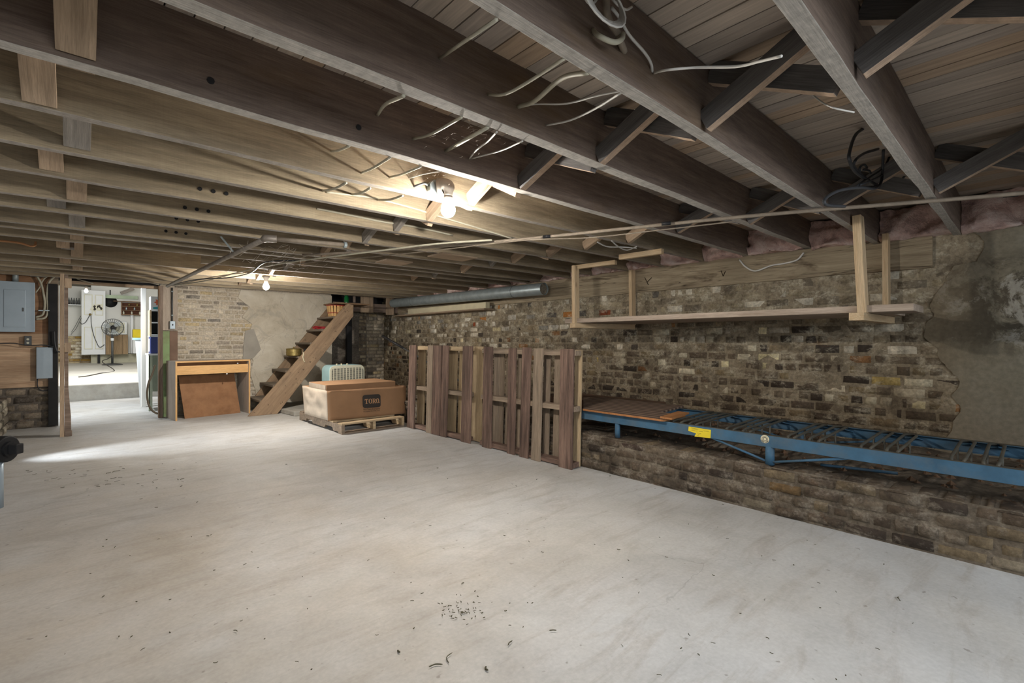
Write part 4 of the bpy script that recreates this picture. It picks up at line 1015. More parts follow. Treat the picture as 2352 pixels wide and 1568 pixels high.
# torn yellow tag and round sticker on the front rail
X = 3.5985
pts = [at(a, b, x=X) for a, b in ((1582, 979), (1601, 982), (1633, 987), (1632, 1006), (1595, 1002), (1599, 995), (1581, 989))]
tag = MB(); k = len(pts); tag.add(pts + [p + Vector((-.0012, 0, 0)) for p in pts], [tuple(range(k)), tuple(range(2*k-1, k-1, -1))] + [(i, (i+1) % k, k+(i+1) % k, k+i) for i in range(k)])
tg = tag.build('paper_tag', M_yellow, t); tg['label'] = 'torn bright yellow paper tag on the front rail'
m = MB()
for (a, b, c_, d_) in ((1587, 982.5, 1606, 985), (1590, 985, 1603, 987), (1588, 987.5, 1602, 990), (1605, 990, 1614, 991.5), (1616, 989, 1628, 991), (1600, 994, 1611, 996), (1603, 997.5, 1609, 998.5), (1601, 1000, 1605, 1001)):
    m.obox(at(a, b, x=X - .002), at(c_, d_, x=X - .002), .0008, .0016, up=(0, 0, 1))
m.build('printed_lines', M_logo, tg)
c0 = at(1757, 1008, x=X); m = MB(); m.lathe([(0, 0), (.0285, 0), (.0285, .0012), (0, .0012)], c0, 28, (-1, 0, 0)); st = m.build('round_sticker', plain('sticker_cream', '#d8d2b4', .6), t)
m = MB()
for (r0, r1, a0, a1) in ((.022, .026, 200, 262), (.022, .026, 278, 340), (.010, .014, 0, 360), (.018, .0205, 0, 360)):
    n = 24
    for q in range(n):
        t0, t1 = math.radians(a0 + (a1-a0)*q/n), math.radians(a0 + (a1-a0)*(q+1)/n)
        m.add([c0 + Vector((-.0016, -r*math.cos(tt), r*math.sin(tt))) for r, tt in ((r0, t0), (r1, t0), (r1, t1), (r0, t1))], [(0, 1, 2, 3)])
m.build('sticker_print', M_logo, st)
# deck boards lying over the end of the rack
def slab(name, poly, z0, z1, mat, label, edge=None):
    o = MB().prism(poly, 'z', z0, z1).build(name, mat, bevel=.003)
    T(o, label, 'board'); 
    return o
def stripe_mat():
    t_ = NT('striped_decking'); w = t_.n('ShaderNodeTexWave', wave_type='BANDS', bands_direction='X'); w.inputs['Scale'].default_value = 3.6; w.inputs['Distortion'].default_value = .5; w.inputs['Detail'].default_value = 2; t_.l(t_.co(rnd=False), w.inputs['Vector'])
    col = t_.ramp(w.outputs['Fac'], [(0.1, '#54443a'), (0.55, '#776355'), (0.9, '#8e7a69')])
    col = t_.mix(1.0, col, t_.mr(t_.noise(2, t_.co(rnd=False, scale=(18, 1.2, 5)), 6), .3, .7, .75, 1.15), 'MULTIPLY')
    return t_.out(col, .8, t_.bump(w.outputs['Fac'], .3, .004))
M_deck = stripe_mat()
o = slab('brown_decking', [(3.56, 2.06), (3.92, 2.06), (3.92, 2.30), (4.47, 2.36), (4.47, 3.30), (4.30, 3.5), (3.56, 2.90)], .5365, .556, M_deck, 'brown striped decking panel lying on the end of the blue rack')
edge_pts = [(3.556, 2.06), (3.556, 2.90), (3.5605, 2.90), (3.5605, 2.06)]
MB().prism(edge_pts, 'z', .538, .5545).build('fresh_edge', M_rackedge, o)
MB().prism([(3.56, 2.055), (3.92, 2.055), (3.92, 2.0595), (3.56, 2.0595)], 'z', .538, .5545).build('fresh_edge', M_rackedge, o)
T(MB().prism([(3.575, 1.99), (3.98, 2.05), (3.98, 2.16), (3.575, 2.10)], 'z', .557, .573).build('decking_strip', M_rackedge, bevel=.003), 'short orange brown wooden strip lying across the corner of the decking panel', 'board')
T(MB().box(4.50, 5.08, 2.9, 4.4, .335, .49).build('dark_plank_stack', M_rackboard, bevel=.01), 'dark low timber lying on the bench behind the darker pallet', 'timber')
cable('metal_rod', [(3.80, 1.0, .345), (3.88, .78, .342), (3.93, .60, .342)], .010, M_blue, 'short blue rod lying on the bench under the rack', 'rod')

# ------------------------------------------------------------------ wooden stairs
t = root('wooden_stairs', (2.9, 8.8, 0), 'steep open wooden stairs climbing beside the whitewashed wall', 'stairs')
def stringer(y0, y1, mat):
    MB().prism([(2.0, 0.0), (2.44, 0.0), (3.74, 1.66), (3.74, 1.86), (3.62, 1.88)], 'y', y0, y1).build('stringer', mat, t, bevel=.004)
def smat(nm, a, b):
    t_ = NT(nm); M_ = t_.n('ShaderNodeMapping'); M_.inputs['Rotation'].default_value = (0, math.radians(49.5), 0); M_.inputs['Scale'].default_value = (1, 1, 1); t_.l(t_.co(rnd=False), M_.inputs['Vector'])
    m2 = t_.n('ShaderNodeMapping'); m2.inputs['Scale'].default_value = (1.0, 10, 10); t_.l(M_.outputs[0], m2.inputs['Vector'])
    g = t_.noise(2.2, m2.outputs[0], 7, .6, .4); col = t_.ramp(g, [(.3, a), (.7, b)])
    col = t_.mix(t_.mr(t_.noise(2.6, None, 6, .65), .5, .7, 0, .55), col, '#6a5b4a')
    col = t_.mix(t_.mr(t_.noise(22, None, 2, .5), .68, .73, 0, .7), col, '#3d3026')
    return t_.out(col, .7, t_.bump(g, .25, .006))
M_str = smat('stair_stringer_wood', '#7f6853', '#a38a6e')
stringer(8.42, 8.46, M_str)
MB().prism([(2.30, 0.22), (2.44, 0.0), (3.74, 1.66), (3.74, 1.86), (3.62, 1.88)], 'y', 9.24, 9.28).build('stringer', M_str, t, bevel=.004)
for k in range(1, 8):
    z = .235 * k; x = 2.0 + z / 1.175 - .02
    plank('tread', M_stair_grey, x, x + .27, 8.46, 9.24, z - .035, z, 'y', t, bevel=.004)
# landing framing at the stair head
t = root('landing_frame', (4.3, 9.3, 1.78), 'rough timber framing of the landing between stair head and round duct', 'timber')
plank('ledger', M_post, 3.72, 5.12, 9.28, 9.33, 1.80, 1.975, 'x', t)
plank('ledger', M_post, 3.95, 5.12, 9.30, 9.34, 2.11, 2.29, 'x', t)
plank('hanger_board', M_brace_tan, 4.27, 4.53, 9.235, 9.275, 1.785, 2.32, 'z', t)
plank('hanger_board', M_brace_tan, 4.83, 5.0, 9.235, 9.275, 1.755, 2.32, 'z', t)
plank('hanger_board', M_post, 4.10, 4.15, 9.24, 9.275, 1.98, 2.30, 'z', t)
plank('landing_board', M_stair, 3.50, 4.14, 8.60, 9.23, 1.885, 1.91, 'x', t)
T(MB().lathe([(0, 0), (.04, 0), (.043, .02), (.043, .14), (.03, .18), (.016, .20), (.016, .26), (.018, .262)], (3.90, 9.1, 1.912), 18).build('glass_bottle', M_green, smooth=True), 'green glass bottle standing on the landing at the stair head', 'bottle')
# support post under the landing
T(plank('support_post', M_near_black, 3.94, 4.04, 9.16, 9.24, 0, 1.80, 'z'), 'dark square post under the stair landing', 'post')
# things stored on the treads
M_slat = wood('basket_slat', '#cf9d5e', '#e8c088', .15)
t = root('fruit_basket', (3.58, 8.85, 1.645), 'wooden slat basket with red rim on the upper stair tread', 'basket')
c = (3.60, 8.86); zb = 1.648
for k in range(18):
    a = 2 * math.pi * k / 18; r0, r1 = .135, .172
    MB().obox((c[0] + r0 * math.cos(a), c[1] + r0 * math.sin(a), zb), (c[0] + r1 * math.cos(a), c[1] + r1 * math.sin(a), zb + .215), .004, .044, up=(-math.sin(a), math.cos(a), 0)).build('slat', M_slat, t)
def ring(cx, cy, z, r, tr, mat, nm, par, n=28): return MB().tube([(cx + r * math.cos(2*math.pi*k/n), cy + r * math.sin(2*math.pi*k/n), z) for k in range(n)], tr, 8, closed=True).build(nm, mat, par, smooth=True)
ring(c[0], c[1], zb + .215, .176, .007, M_red, 'rim', t); ring(c[0], c[1], zb + .075, .152, .006, M_red, 'hoop', t)
MB().lathe([(0, 0), (.134, 0), (.134, .006), (0, .006)], (c[0], c[1], zb), 18).build('base', M_pine, t)
t = root('jumper_cable', (3.27, 8.8, 1.412), 'pile of red cables lying on a stair tread below the basket', 'cable')
for k in range(6):
    y = 8.62 + .05 * k; z = 1.42 + .013 * (k % 3)
    MB().tube(crv([(3.16, y, z), (3.23, y + .02, z + .012 * (k % 2) + .01), (3.31, y - .015, z + .01), (3.385, y + .01, z)], 5), .009, 7).build('cable_strand', M_red, t, smooth=True)
t = root('brass_pot', (2.76, 8.62, .942), 'tarnished brass pot with lid on a middle stair tread', 'pot')
c = (2.76, 8.62, .942)
MB().lathe([(.0, 0), (.105, 0), (.122, .012), (.122, .055), (.126, .057), (.126, .068), (.122, .070), (.122, .118), (.128, .122)], c, 32).build('pot_body', M_brass, t)
MB().lathe([(.128, .123), (.118, .130), (.03, .138), (.012, .142), (.014, .158), (0, .161)], c, 32).build('lid', M_brass, t)
cable('twine', [(2.86, 8.46, 1.01), (2.85, 8.412, .98), (2.84, 8.405, .93), (2.85, 8.405, .88), (2.87, 8.41, .84)], .008, M_cream_foam, 'loose end of pale twine hanging over the stringer by the brass pot', 'rope')
t = root('work_boot', (2.93, 8.62, .942), 'pair of dark patterned gloves lying beside the brass pot', 'gloves'); t.name = 'work_gloves'; WM[t.name] = WM['work_boot']
for (x, y, s_) in ((2.925, 8.56, 1), (2.985, 8.66, -1)):
    m = MB(); m.lathe([(0, 0), (.034, .004), (.040, .035), (.034, .07), (.022, .10), (.012, .125), (0, .13)], (x, y, .943), 12, (.25 * s_, 0, 1)); m.build('glove', M_black, t, smooth=True)
    m = MB()
    for k in range(3): m.tube([(x - .03, y - .036, .965 + .02 * k), (x + .0, y - .043, .975 + .02 * k), (x + .03, y - .034, .965 + .02 * k)], .003, 6)
    m.build('pale_stripes', M_white, t)
# concrete pad at the foot of the stairs and litter
T(MB().prism([(2.55, 7.95), (3.9, 7.72), (4.4, 9.3), (2.42, 9.3)], 'z', 0.0, .075).build('concrete_pad', M_slab, bevel=.012), 'low pale concrete pad under the stairs behind the flat pallet', 'slab')
# black handled tool leaning behind the pallets
t = root('long_tool', (4.4, 6.9, .33), 'long black pole leaning against the brick wall behind the pallet', 'tool')
a_, b_ = at(878, 771, y=7.5), at(938, 806, y=6.9)
d_ = (b_ - a_).normalized(); foot = a_ + d_ * ((.36 - a_.z) / d_.z)
MB().cyl(a_, a_ + (foot - a_) * .22, .020, n=12).build('grip', M_black, t, smooth=True)
MB().cyl(a_ + (foot - a_) * .2, foot, .013, n=12).build('shaft', M_darkgrey, t, smooth=True)

# ------------------------------------------------------------------ desk and the board leaning under it
ang = math.radians(6.5); ux, uy = math.cos(ang), math.sin(ang); D0 = Vector((1.085, 8.675, 0))
def dk(u, v, z): return D0 + Vector((ux * u - uy * v, uy * u + ux * v, z))
t = root('simple_desk', dk(.53, .25, 0), 'open backed desk with grey side panels and pale wood apron beside the doorway', 'desk')
def dbox(name, mat, u0, u1, v0, v1, z0, z1, ax='u', bevel=.0015):
    if ax == 'u': return bar(name, mat, dk(u0, (v0+v1)/2, (z0+z1)/2), dk(u1, (v0+v1)/2, (z0+z1)/2), v1-v0, z1-z0, t, bevel=bevel)
    return bar(name, mat, dk((u0+u1)/2, (v0+v1)/2, z0), dk((u0+u1)/2, (v0+v1)/2, z1), v1-v0, u1-u0, t, up=(ux, uy, 0), bevel=bevel)
DL, DV, DH = 1.045, .50, .895
dbox('side_panel', M_desk_side, 0, .022, .003, DV, 0, DH - .024, 'z'); dbox('side_panel', M_desk_side, DL - .022, DL, .003, DV, 0, DH - .024, 'z')
dbox('desk_top', M_desk_side, 0, DL, .003, DV, DH - .023, DH)
dbox('front_edging', M_desk, 0, .022, 0, .003, 0, DH, 'z', 0); dbox('front_edging', M_desk, DL - .022, DL, 0, .003, 0, DH, 'z', 0); dbox('front_edging', M_desk, .022, DL - .022, 0, .003, DH - .022, DH, 'u', 0)
dbox('apron', M_desk, .0225, DL - .0225, .03, .05, .685, .82)
dbox('back_rail', M_hard, .0225, DL - .0225, .10, .12, .70, DH - .024)
for (u, z) in ((.86, .835), (.70, .672)): MB().cyl(dk(u, .01, z), dk(u, .03, z), .010, n=12).build('screw_cap', M_white, t, smooth=True)
p0, p1 = at(416, 955, z=0), at(529, 942, z=0)
p0 = dk(.16, .16, 0); p1 = dk(.16 + .80, .18, 0); w_ = (p1 - p0); nrm = Vector((-uy, ux, 0))
m = MB(); h_ = .66; lean = nrm * .14; sh = Vector((-.05, 0, 0))
q = [p0, p1, p1 + nrm * .012, p0 + nrm * .012]
m.hexa(q + [a + lean + sh + Vector((0, 0, h_)) for a in q])
T(m.build('leaning_board', M_hard, bevel=.001), 'orange brown hardboard sheet leaning inside the desk opening', 'board')

# ------------------------------------------------------------------ doorway posts and header
t = root('door_post', (-.12, 8.3, 0), 'tall thin stud post in front of the fuse panel side of the doorway', 'post')
plank('stud', M_brace_tan, -.163, -.124, 8.19, 8.28, 0, 2.045, 'z', t)
MB().prism([(-.122, 0.0), (-.058, 0.0), (-.062, .25), (-.085, .6), (-.088, 1.3), (-.088, 2.04), (-.122, 2.04)], 'y', 8.24, 8.30).build('jamb_board', M_post, t, bevel=.003)
plank('packing_block', M_brace_tan, -.121, -.062, 8.20, 8.24, 1.06, 1.18, 'z', t)
plank('packing_block', M_brace_tan, -.121, -.055, 8.20, 8.24, 1.87, 1.99, 'z', t)
MB().box(-.122, -.05, 8.19, 8.24, 0, .07).build('foot_block', M_post, t, bevel=.008)
t = root('door_post', (1.0, 9.3, 0), 'dark wooden post on the desk side of the doorway', 'post')
plank('post', M_post, .935, .990, 9.20, 9.32, 0, 2.06, 'z', t); plank('casing', M_stair, .930, .945, 9.18, 9.20, 0, 2.06, 'z', t)
t = root('painted_board', (1.09, 9.3, 0), 'half green half brown painted board behind the desk corner', 'board')
plank('green_part', M_cellar_green, .99, 1.085, 9.29, 9.312, .0, 1.36, 'z', t); plank('brown_part', M_brown_paint, 1.086, 1.19, 9.285, 9.312, .0, 1.36, 'z', t)
T(plank('switch_board', wood('pale_board', '#a99a8a', '#c4b6a6', .2), .99, 1.19, 9.29, 9.312, 1.37, 2.06, 'z'), 'pale upright board carrying the metal switch box', 'board')
T(plank('door_header', M_brace_tan, -.16, 1.02, 9.30, 9.34, 2.02, 2.065, 'x'), 'thin brown header board over the doorway to the bright back room', 'board')
T(plank('door_header', M_post, -2.4, 1.2, 9.22, 9.28, 2.13, 2.32, 'x'), 'broad dark header timber above the fuse panel and doorway', 'board')
T(plank('dark_door', M_near_black, -.30, -.205, 9.24, 9.30, .02, 2.0, 'z'), 'narrow black board standing between the fuse panel and the stud post', 'door')
t = root('wall_switch', (1.13, 9.27, 1.39), 'grey metal switch box with dark conduit on the pale board', 'switch')
MB().box(1.08, 1.155, 9.235, 9.29, 1.39, 1.52).build('switch_box', M_steel, t, bevel=.006)
MB().box(1.090, 1.148, 9.228, 9.235, 1.398, 1.512).build('cover_plate', M_greymetal, t, bevel=.002)
MB().box(1.113, 1.124, 9.212, 9.229, 1.445, 1.47).build('toggle', M_black, t, bevel=.002)
MB().cyl((1.115, 9.265, 1.52), (1.115, 9.265, 2.05), .011, n=12).build('conduit', M_darkgrey, t, smooth=True)
for z in (1.60, 1.98): MB().cyl((1.115, 9.265, z), (1.115, 9.265, z + .02), .016, n=12).build('clip', M_steel, t, smooth=True)
cable('rubber_hose', [at(a, b, y=9.13) for a, b in ((356, 838), (350, 858), (341, 880), (338, 905), (341, 928), (350, 943), (362, 950))], .014, plain('brown_hose', '#63594a', .6), 'brown hose looping beside the dark door post', 'hose')

# ------------------------------------------------------------------ fuse panel and boxes
t = root('fuse_panel', (-.7, 9.28, 1.33), 'large grey metal fuse panel on the far wall beside the stud post', 'panel')
MB().box(-1.05, -.432, 9.22, 9.309, 1.325, 1.995).build('cabinet', M_greymetal, t, bevel=.008)
MB().box(-1.052, -.430, 9.214, 9.222, 1.322, 1.998).build('cover', M_greymetal, t, bevel=.003)
d = MB().box(-.723, -.520, 9.207, 9.215, 1.388, 1.888).build('panel_door', M_greymetal, t, bevel=.003)
MB().box(-.553, -.535, 9.203, 9.208, 1.60, 1.65).build('latch', M_darkgrey, d, bevel=.001)
T(MB().box(-1.3, -.245, 9.308, 9.322, .565, 1.30).build('plywood_backing', M_ply, bevel=.002), 'large plywood sheet on the wall below the fuse panel', 'board')
T(MB().box(-1.3, -.28, 9.312, 9.327, 1.302, 2.12).build('plywood_backing', wood('plywood_orange', '#86644c', '#a98363', .25), bevel=.002), 'orange brown plywood behind the fuse panel', 'board')
t = root('outlet_box', (-.5, 9.28, 1.14), 'small dark outlet box right under the fuse panel corner', 'outlet')
MB().box(-.535, -.465, 9.25, 9.314, 1.14, 1.27).build('box_body', M_darkgrey, t, bevel=.004)
for z in (1.175, 1.225): MB().cyl((-.5, 9.249, z), (-.5, 9.252, z), .014, n=14).build('socket', M_cream, t)
T(MB().box(-.42, -.250, 9.24, 9.314, .680, 1.115).build('grey_metal_box', M_greymetal, bevel=.006), 'tall plain grey metal box beside the black board', 'box')
t = root('ceiling_junction_box', (-.40, 9.22, 2.10), 'flat galvanised box at the ceiling above the fuse panel', 'box')
MB().box(-.475, -.325, 9.15, 9.30, 2.085, 2.15).build('box_body', M_steel, t, bevel=.003)
T(MB().cyl((-.62, 9.27, 1.998), (-.62, 9.27, 2.20), .032, n=16).build('entry_pipe', M_steel, smooth=True), 'short steel pipe entering the top of the fuse panel', 'pipe')
for k, (pts, lab) in enumerate(((((83, 632), (94, 650), (101, 680), (103, 700), (98, 722), (82, 728)), 'thick white cable curving from the ceiling box to the fuse panel'),
     (((128, 632), (112, 650), (108, 680), (110, 705), (105, 728), (83, 733)), 'outer thick white cable curving down beside the fuse panel'),
     (((112, 633), (100, 642), (92, 658), (82, 672)), 'thin cable entering the fuse panel near its top corner'))):
    cable('panel_cable', [at(a, b, y=9.26) for a, b in pts], (.013, .013, .007)[k], M_cream_cable, lab)
for q in ((94, 713), (108, 713)):
    p = at(*q, y=9.255); T(MB().box(p.x - .025, p.x + .025, 9.235, 9.30, p.z - .007, p.z + .007).build('cable_clamp', M_steel), 'cable clamp on the ' + ('inner' if q[0] < 100 else 'outer') + ' white cable beside the fuse panel', 'clamp')
cable('panel_cable', [at(a, b, y=9.22) for a, b in ((-20, 789), (30, 788), (56, 792), (80, 793), (100, 792), (123, 796))], .006, M_blackcable, 'black wire stretched across below the fuse panel')
cable('panel_cable', [at(a, b, y=9.2) for a, b in ((124, 760), (126, 790), (131, 806), (138, 808))], .009, M_blackcable, 'black cord hanging on the narrow black board')
cable('panel_cable', [at(a, b, y=9.29) for a, b in ((86, 870), (86, 886), (94, 896), (112, 895), (122, 884), (122, 870))], .006, M_blackcable, 'wire loop hanging below the tall grey metal box')
# capped iron pipe at the left edge
t = root('iron_pipe_cap', (-.42, 5.0, .40), 'black iron pipe end with a square plug at floor level by the side wall', 'pipe')
ctr = at(10, 1031, y=5.0); ax = Vector((.80, -.60, 0))
MB().cyl(ctr - ax * .10, ctr + ax * .028, .094, n=24).build('hub', M_black, t, bevel=.008)
MB().cyl(ctr + ax * .028, ctr + ax * .045, .055, n=20).build('plug_face', M_black, t)
MB().obox(ctr + ax * .045, ctr + ax * .105, .055, .07).build('square_plug', M_black, t, bevel=.004)
MB().cyl(ctr - ax * .10 + Vector((0, 0, 0)), ctr - ax * .6, .05, n=20).build('pipe', M_black, t, smooth=True)
MB().cyl(ctr - ax * .05 - Vector((0, 0, .08)), Vector((ctr.x - .04, ctr.y + .03, .0)), .035, n=16).build('stand', M_greymetal, t, smooth=True)

# ------------------------------------------------------------------ back room through the doorway
t = root('panelled_door', (.35, 18.7, .79), 'white panelled door leaning in the bright back room behind the stand fan', 'door')
MB().box(.085, .618, 18.75, 18.80, .80, 2.70).build('door_leaf', M_white, t, bevel=.004)
for (a, b, z0, z1) in ((.16, .31, 1.98, 2.55), (.40, .55, 1.98, 2.55), (.16, .31, .98, 1.60), (.40, .55, .98, 1.60)):
    m = MB(); w_ = .018
    m.box(a - w_, a, 18.728, 18.75, z0 - w_, z1 + w_).box(b, b + w_, 18.728, 18.75, z0 - w_, z1 + w_).box(a, b, 18.728, 18.75, z1, z1 + w_).box(a, b, 18.728, 18.75, z0 - w_, z0)
    m.build('panel_moulding', M_cream, t)
MB().lathe([(0, 0), (.03, 0), (.03, .02), (.012, .03), (.012, .05), (.032, .07), (.03, .09), (0, .10)], at(207, 722, y=18.75), 14, (0, -1, 0)).build('door_knob', M_brass, t, smooth=True)
for i, (a, b, r_) in enumerate(((217, 707, .5), (230, 706, 0))):
    p = at(a, b, y=18.725); m = MB(); M_ = Matrix.Translation(p) @ Matrix.Rotation(r_, 4, 'Y')
    m.add([M_ @ Vector(q_) for q_ in ((-.065, 0, -.10), (.065, 0, -.10), (.065, 0, .10), (-.065, 0, .10), (-.065, .006, -.10), (.065, .006, -.10), (.065, .006, .10), (-.065, .006, .10))], [(0, 1, 2, 3), (7, 6, 5, 4), (0, 4, 5, 1), (1, 5, 6, 2), (2, 6, 7, 3), (3, 7, 4, 0)])
    o = m.build('photo_print', M_cream, t); mm = MB()
    for (cx_, cz_, rx, rz) in ((-.02, .04, .03, .035), (.025, -.03, .028, .04), (.0, .0, .02, .02)):
        mm.add([M_ @ Vector((cx_ + rx * math.cos(k / 10 * 2 * math.pi), -.002, cz_ + rz * math.sin(k / 10 * 2 * math.pi))) for k in range(10)], [tuple(range(10))])
    mm.build('dark_figures', M_logo, o)
T(plank('door_prop', M_near_black, .44, .50, 18.8, 18.86, .50, .80, 'z'), 'short dark prop under the white panelled door', 'post')
cable('extension_cable', [at(a, b, y=18.68) for a, b in ((184, 740), (189, 744), (197, 739), (203, 729), (207, 722))], .009, M_blackcable, 'dark cord looping to the door knob')
cable('extension_cable', [at(a, b, y=18.68) for a, b in ((209, 724), (210, 745), (214, 765), (221, 784), (229, 797), (240, 791))], .008, M_blackcable, 'dark cord hanging from the knob towards the stand fan')
for i, (pts) in enumerate((((186, 725), (180, 735), (172, 750), (164, 763)), ((188, 728), (182, 740), (174, 755), (163, 768)))):
    cable('wall_cable', [at(a, b, y=19.1) for a, b in pts], .006, M_darkgrey, f'grey wire running down behind the white door, {"upper" if i == 0 else "lower"} of two')
# stand fan
t = root('stand_fan', (.86, 18.0, .5), 'pedestal fan with round wire cage standing in the back room', 'fan')
FYY = 18.1; base = at(258, 829, y=FYY); c = at(259, 752, y=FYY)
zb = .335 + (FYY - 12.98) * (.235 / 7.02)
ax = Vector((-.15, -1, .02)).normalized()
MB().lathe([(0, 0), (.24, 0), (.24, .015), (.20, .03), (.03, .05), (.0, .05)], (base.x, FYY, zb), 28).build('fan_base', M_darkgrey, t, smooth=True)
MB().cyl((base.x, FYY, zb + .04), (base.x, FYY, c.z - .06), .028, n=14).build('fan_pole', M_darkgrey, t, smooth=True)
MB().cyl((base.x, FYY, zb + .70), (base.x, FYY, zb + .78), .04, n=14).build('height_collar', M_white, t, smooth=True)
cv = Vector((c.x, FYY - .05, c.z)); MB().cyl(cv + ax * -.12, cv + ax * .05, .075, .05, n=18).build('motor', M_black, t, smooth=True)
sx = ax.cross(Vector((0, 0, 1))).normalized(); sz = sx.cross(ax).normalized(); Rr = .25
m = MB()
for off, r_ in ((.0, Rr), (.09, Rr * .98), (.12, Rr * .6), (-.06, Rr * .6)):
    m.tube([cv + ax * off + sx * r_ * math.cos(k / 30 * 2 * math.pi) + sz * r_ * math.sin(k / 30 * 2 * math.pi) for k in range(30)], .0045 if r_ < Rr else .008, 5, closed=True)
for k in range(28):
    a = 2 * math.pi * k / 28; e = sx * math.cos(a) + sz * math.sin(a)
    m.tube([cv + ax * .13 + e * .04, cv + ax * .12 + e * Rr * .6, cv + ax * .05 + e * Rr, cv + ax * -.06 + e * Rr * .6, cv - ax * .08 + e * .05], .0028, 4)
m.build('wire_cage', M_darkgrey, t, smooth=True)
M_blade = plain('fan_blade_grey', '#a9b0b0', .4)
for k in range(3):
    a0 = 2 * math.pi * k / 3 + .4; m = MB(); P = []
    for (r_, da, tw) in ((.04, -.3, 0), (.10, -.55, .01), (.20, -.6, .02), (.215, -.1, .0), (.20, .35, -.02), (.12, .35, -.02), (.04, .3, 0)):
        P.append(cv + ax * (.02 + tw) + (sx * math.cos(a0 + da) + sz * math.sin(a0 + da)) * r_)
    n_ = len(P); m.add(P + [p + ax * .004 for p in P], [tuple(range(n_)), tuple(range(2*n_-1, n_-1, -1))] + [(i, (i+1) % n_, n_+(i+1) % n_, n_+i) for i in range(n_)])
    m.build('fan_blade', M_blade, t)
cable('floor_cord', [at(a, b, y=yy) for a, b, yy in ((256, 818, 18.0), (247, 824, 17.2), (235, 831, 16.5))] + [Vector((.70, 15.9, .442)), Vector((.40, 15.2, .422)), Vector((.16, 14.6, .402)), Vector((.02, 14.4, .398))], .010, M_logo, 'fan cord trailing across the back room floor')
# wooden crate with a white window fan on top
t = root('wooden_crate', (.88, 18.8, .5), 'brown wooden crate standing behind the stand fan', 'crate')
CR = wood('crate_wood', '#7d6850', '#a68e6d', .3)
for k in range(4): plank('crate_board', CR, .62 + .13 * k, .745 + .13 * k, 18.6, 18.63, .80, 1.39, 'z', t)
MB().box(.63, 1.13, 18.63, 18.95, .82, 1.385).build('crate_body', CR, t)
t = root('white_appliance', (.88, 18.7, 1.39), 'white boxy appliance sitting on the wooden crate', 'appliance')
MB().box(.66, 1.12, 18.62, 18.93, 1.392, 1.80).build('housing', M_white, t, bevel=.03); MB().box(.70, 1.06, 18.605, 18.62, 1.44, 1.76).build('front_plate', M_cream, t, bevel=.01)
t = root('frying_pan', at(253, 691, y=18.9), 'dark round pan hanging on the white wall of the back room', 'pan')
p = at(253, 693, y=18.985); MB().lathe([(0, 0), (.13, 0), (.165, .03), (.17, .035)], p, 24, (.2, -1, 0)).build('pan_bowl', M_near_black, t, smooth=True); MB().cyl(p + Vector((0, 0, .15)), p + Vector((0, 0, .36)), .014, n=8).build('pan_handle', M_near_black, t, smooth=True)
t = root('wall_cupboard', (1.25, 18.9, 2.0), 'dark open wall rack full of tools on the back room wall', 'rack')
MB().box(1.0, 1.50, 18.80, 19.0, 2.0, 2.38).build('back_panel', wood('rack_brown', '#4a2d1e', '#6a4530', .3), t)
for z in (2.0, 2.13, 2.25): MB().box(1.0, 1.5, 18.66, 18.80, z, z + .015).build('rack_shelf', M_stair, t)
MB().box(.985, 1.0, 18.64, 18.84, 1.99, 2.40).box(.80, 1.5, 18.64, 18.84, 2.40, 2.415).build('rack_side', M_stair, t)
for k in range(7):
    x = 1.04 + .065 * k; z = (2.015, 2.145, 2.265)[k % 3]
    T(MB().lathe([(0, 0), (.022, 0), (.022, .07), (.010, .085), (.010, .10)], (x, 18.72, z), 10).build('small_jar', (M_cream, M_steel, M_brass)[k % 3], smooth=True), f'{ORD[k]} jar from the hanging pan on the dark back room wall rack', 'jar', 'jars on the back room wall rack')
for k in range(6):
    x = -.24 + .055 * k
    T(MB().lathe([(0, 0), (.022, 0), (.022, .12), (.009, .16), (.009, .20)], (x, 19.2, 2.28), 10).build('glass_bottle', M_darkgrey, smooth=True), f'{ORD[5 - k]} bottle from the white panelled door, on the high back room shelf', 'bottle', 'bottles on the high back room shelf')
T(MB().box(-.5, .12, 19.05, 19.60, 2.255, 2.28).build('high_shelf', M_white), 'high white shelf holding bottles in the back room corner', 'shelf')
T(plank('green_pelmet', plain('pale_green', '#b3c3a8', .7), .62, 1.40, 18.9, 18.95, 2.50, 2.60, 'x'), 'pale green board across the top of the back room wall', 'board')
T(bar('grey_brace', M_brace_grey, (.95, 18.3, 2.62), (1.25, 18.3, 2.78), .1, .09), 'grey wooden brace under the back room ceiling', 'brace')
T(MB().tube(crv([(1.24, 18.75, .82), (1.24, 18.75, 1.55), (1.24, 18.75, 2.0)], 3), .042, 14).build('drain_pipe', M_white, smooth=True), 'white vertical plastic pipe beside the yellow topped bin', 'pipe')
T(MB().cyl((1.10, 18.75, 1.22), (1.10, 18.75, 1.58), .03, n=12).build('drain_pipe', M_steel, smooth=True), 'short grey vertical pipe beside the brown crate', 'pipe')
t = root('storage_bin', (1.36, 18.6, .82), 'white bin with a bright yellow upper part at the back wall', 'bin')
MB().box(1.25, 1.46, 18.5, 18.7, .82, 1.30).build('bin_body', M_white, t, bevel=.02); MB().box(1.245, 1.465, 18.49, 18.71, 1.30, 1.56).build('bin_top', M_yellow, t, bevel=.02)
t = root('ceiling_bulb_lamp', at(200, 663, y=17.2), 'glowing bulb at the ceiling of the back room', 'lamp')
p = at(198, 668, y=17.4)
MB().lathe([(0, -.05), (.03, -.035), (.042, 0), (.03, .03), (.018, .05)], p, 16).build('bulb', M_backbulb, t, smooth=True); MB().cyl(p + Vector((0, 0, .05)), p + Vector((0, 0, .12)), .03, n=12).build('lamp_holder', M_porcelain, t, smooth=True)
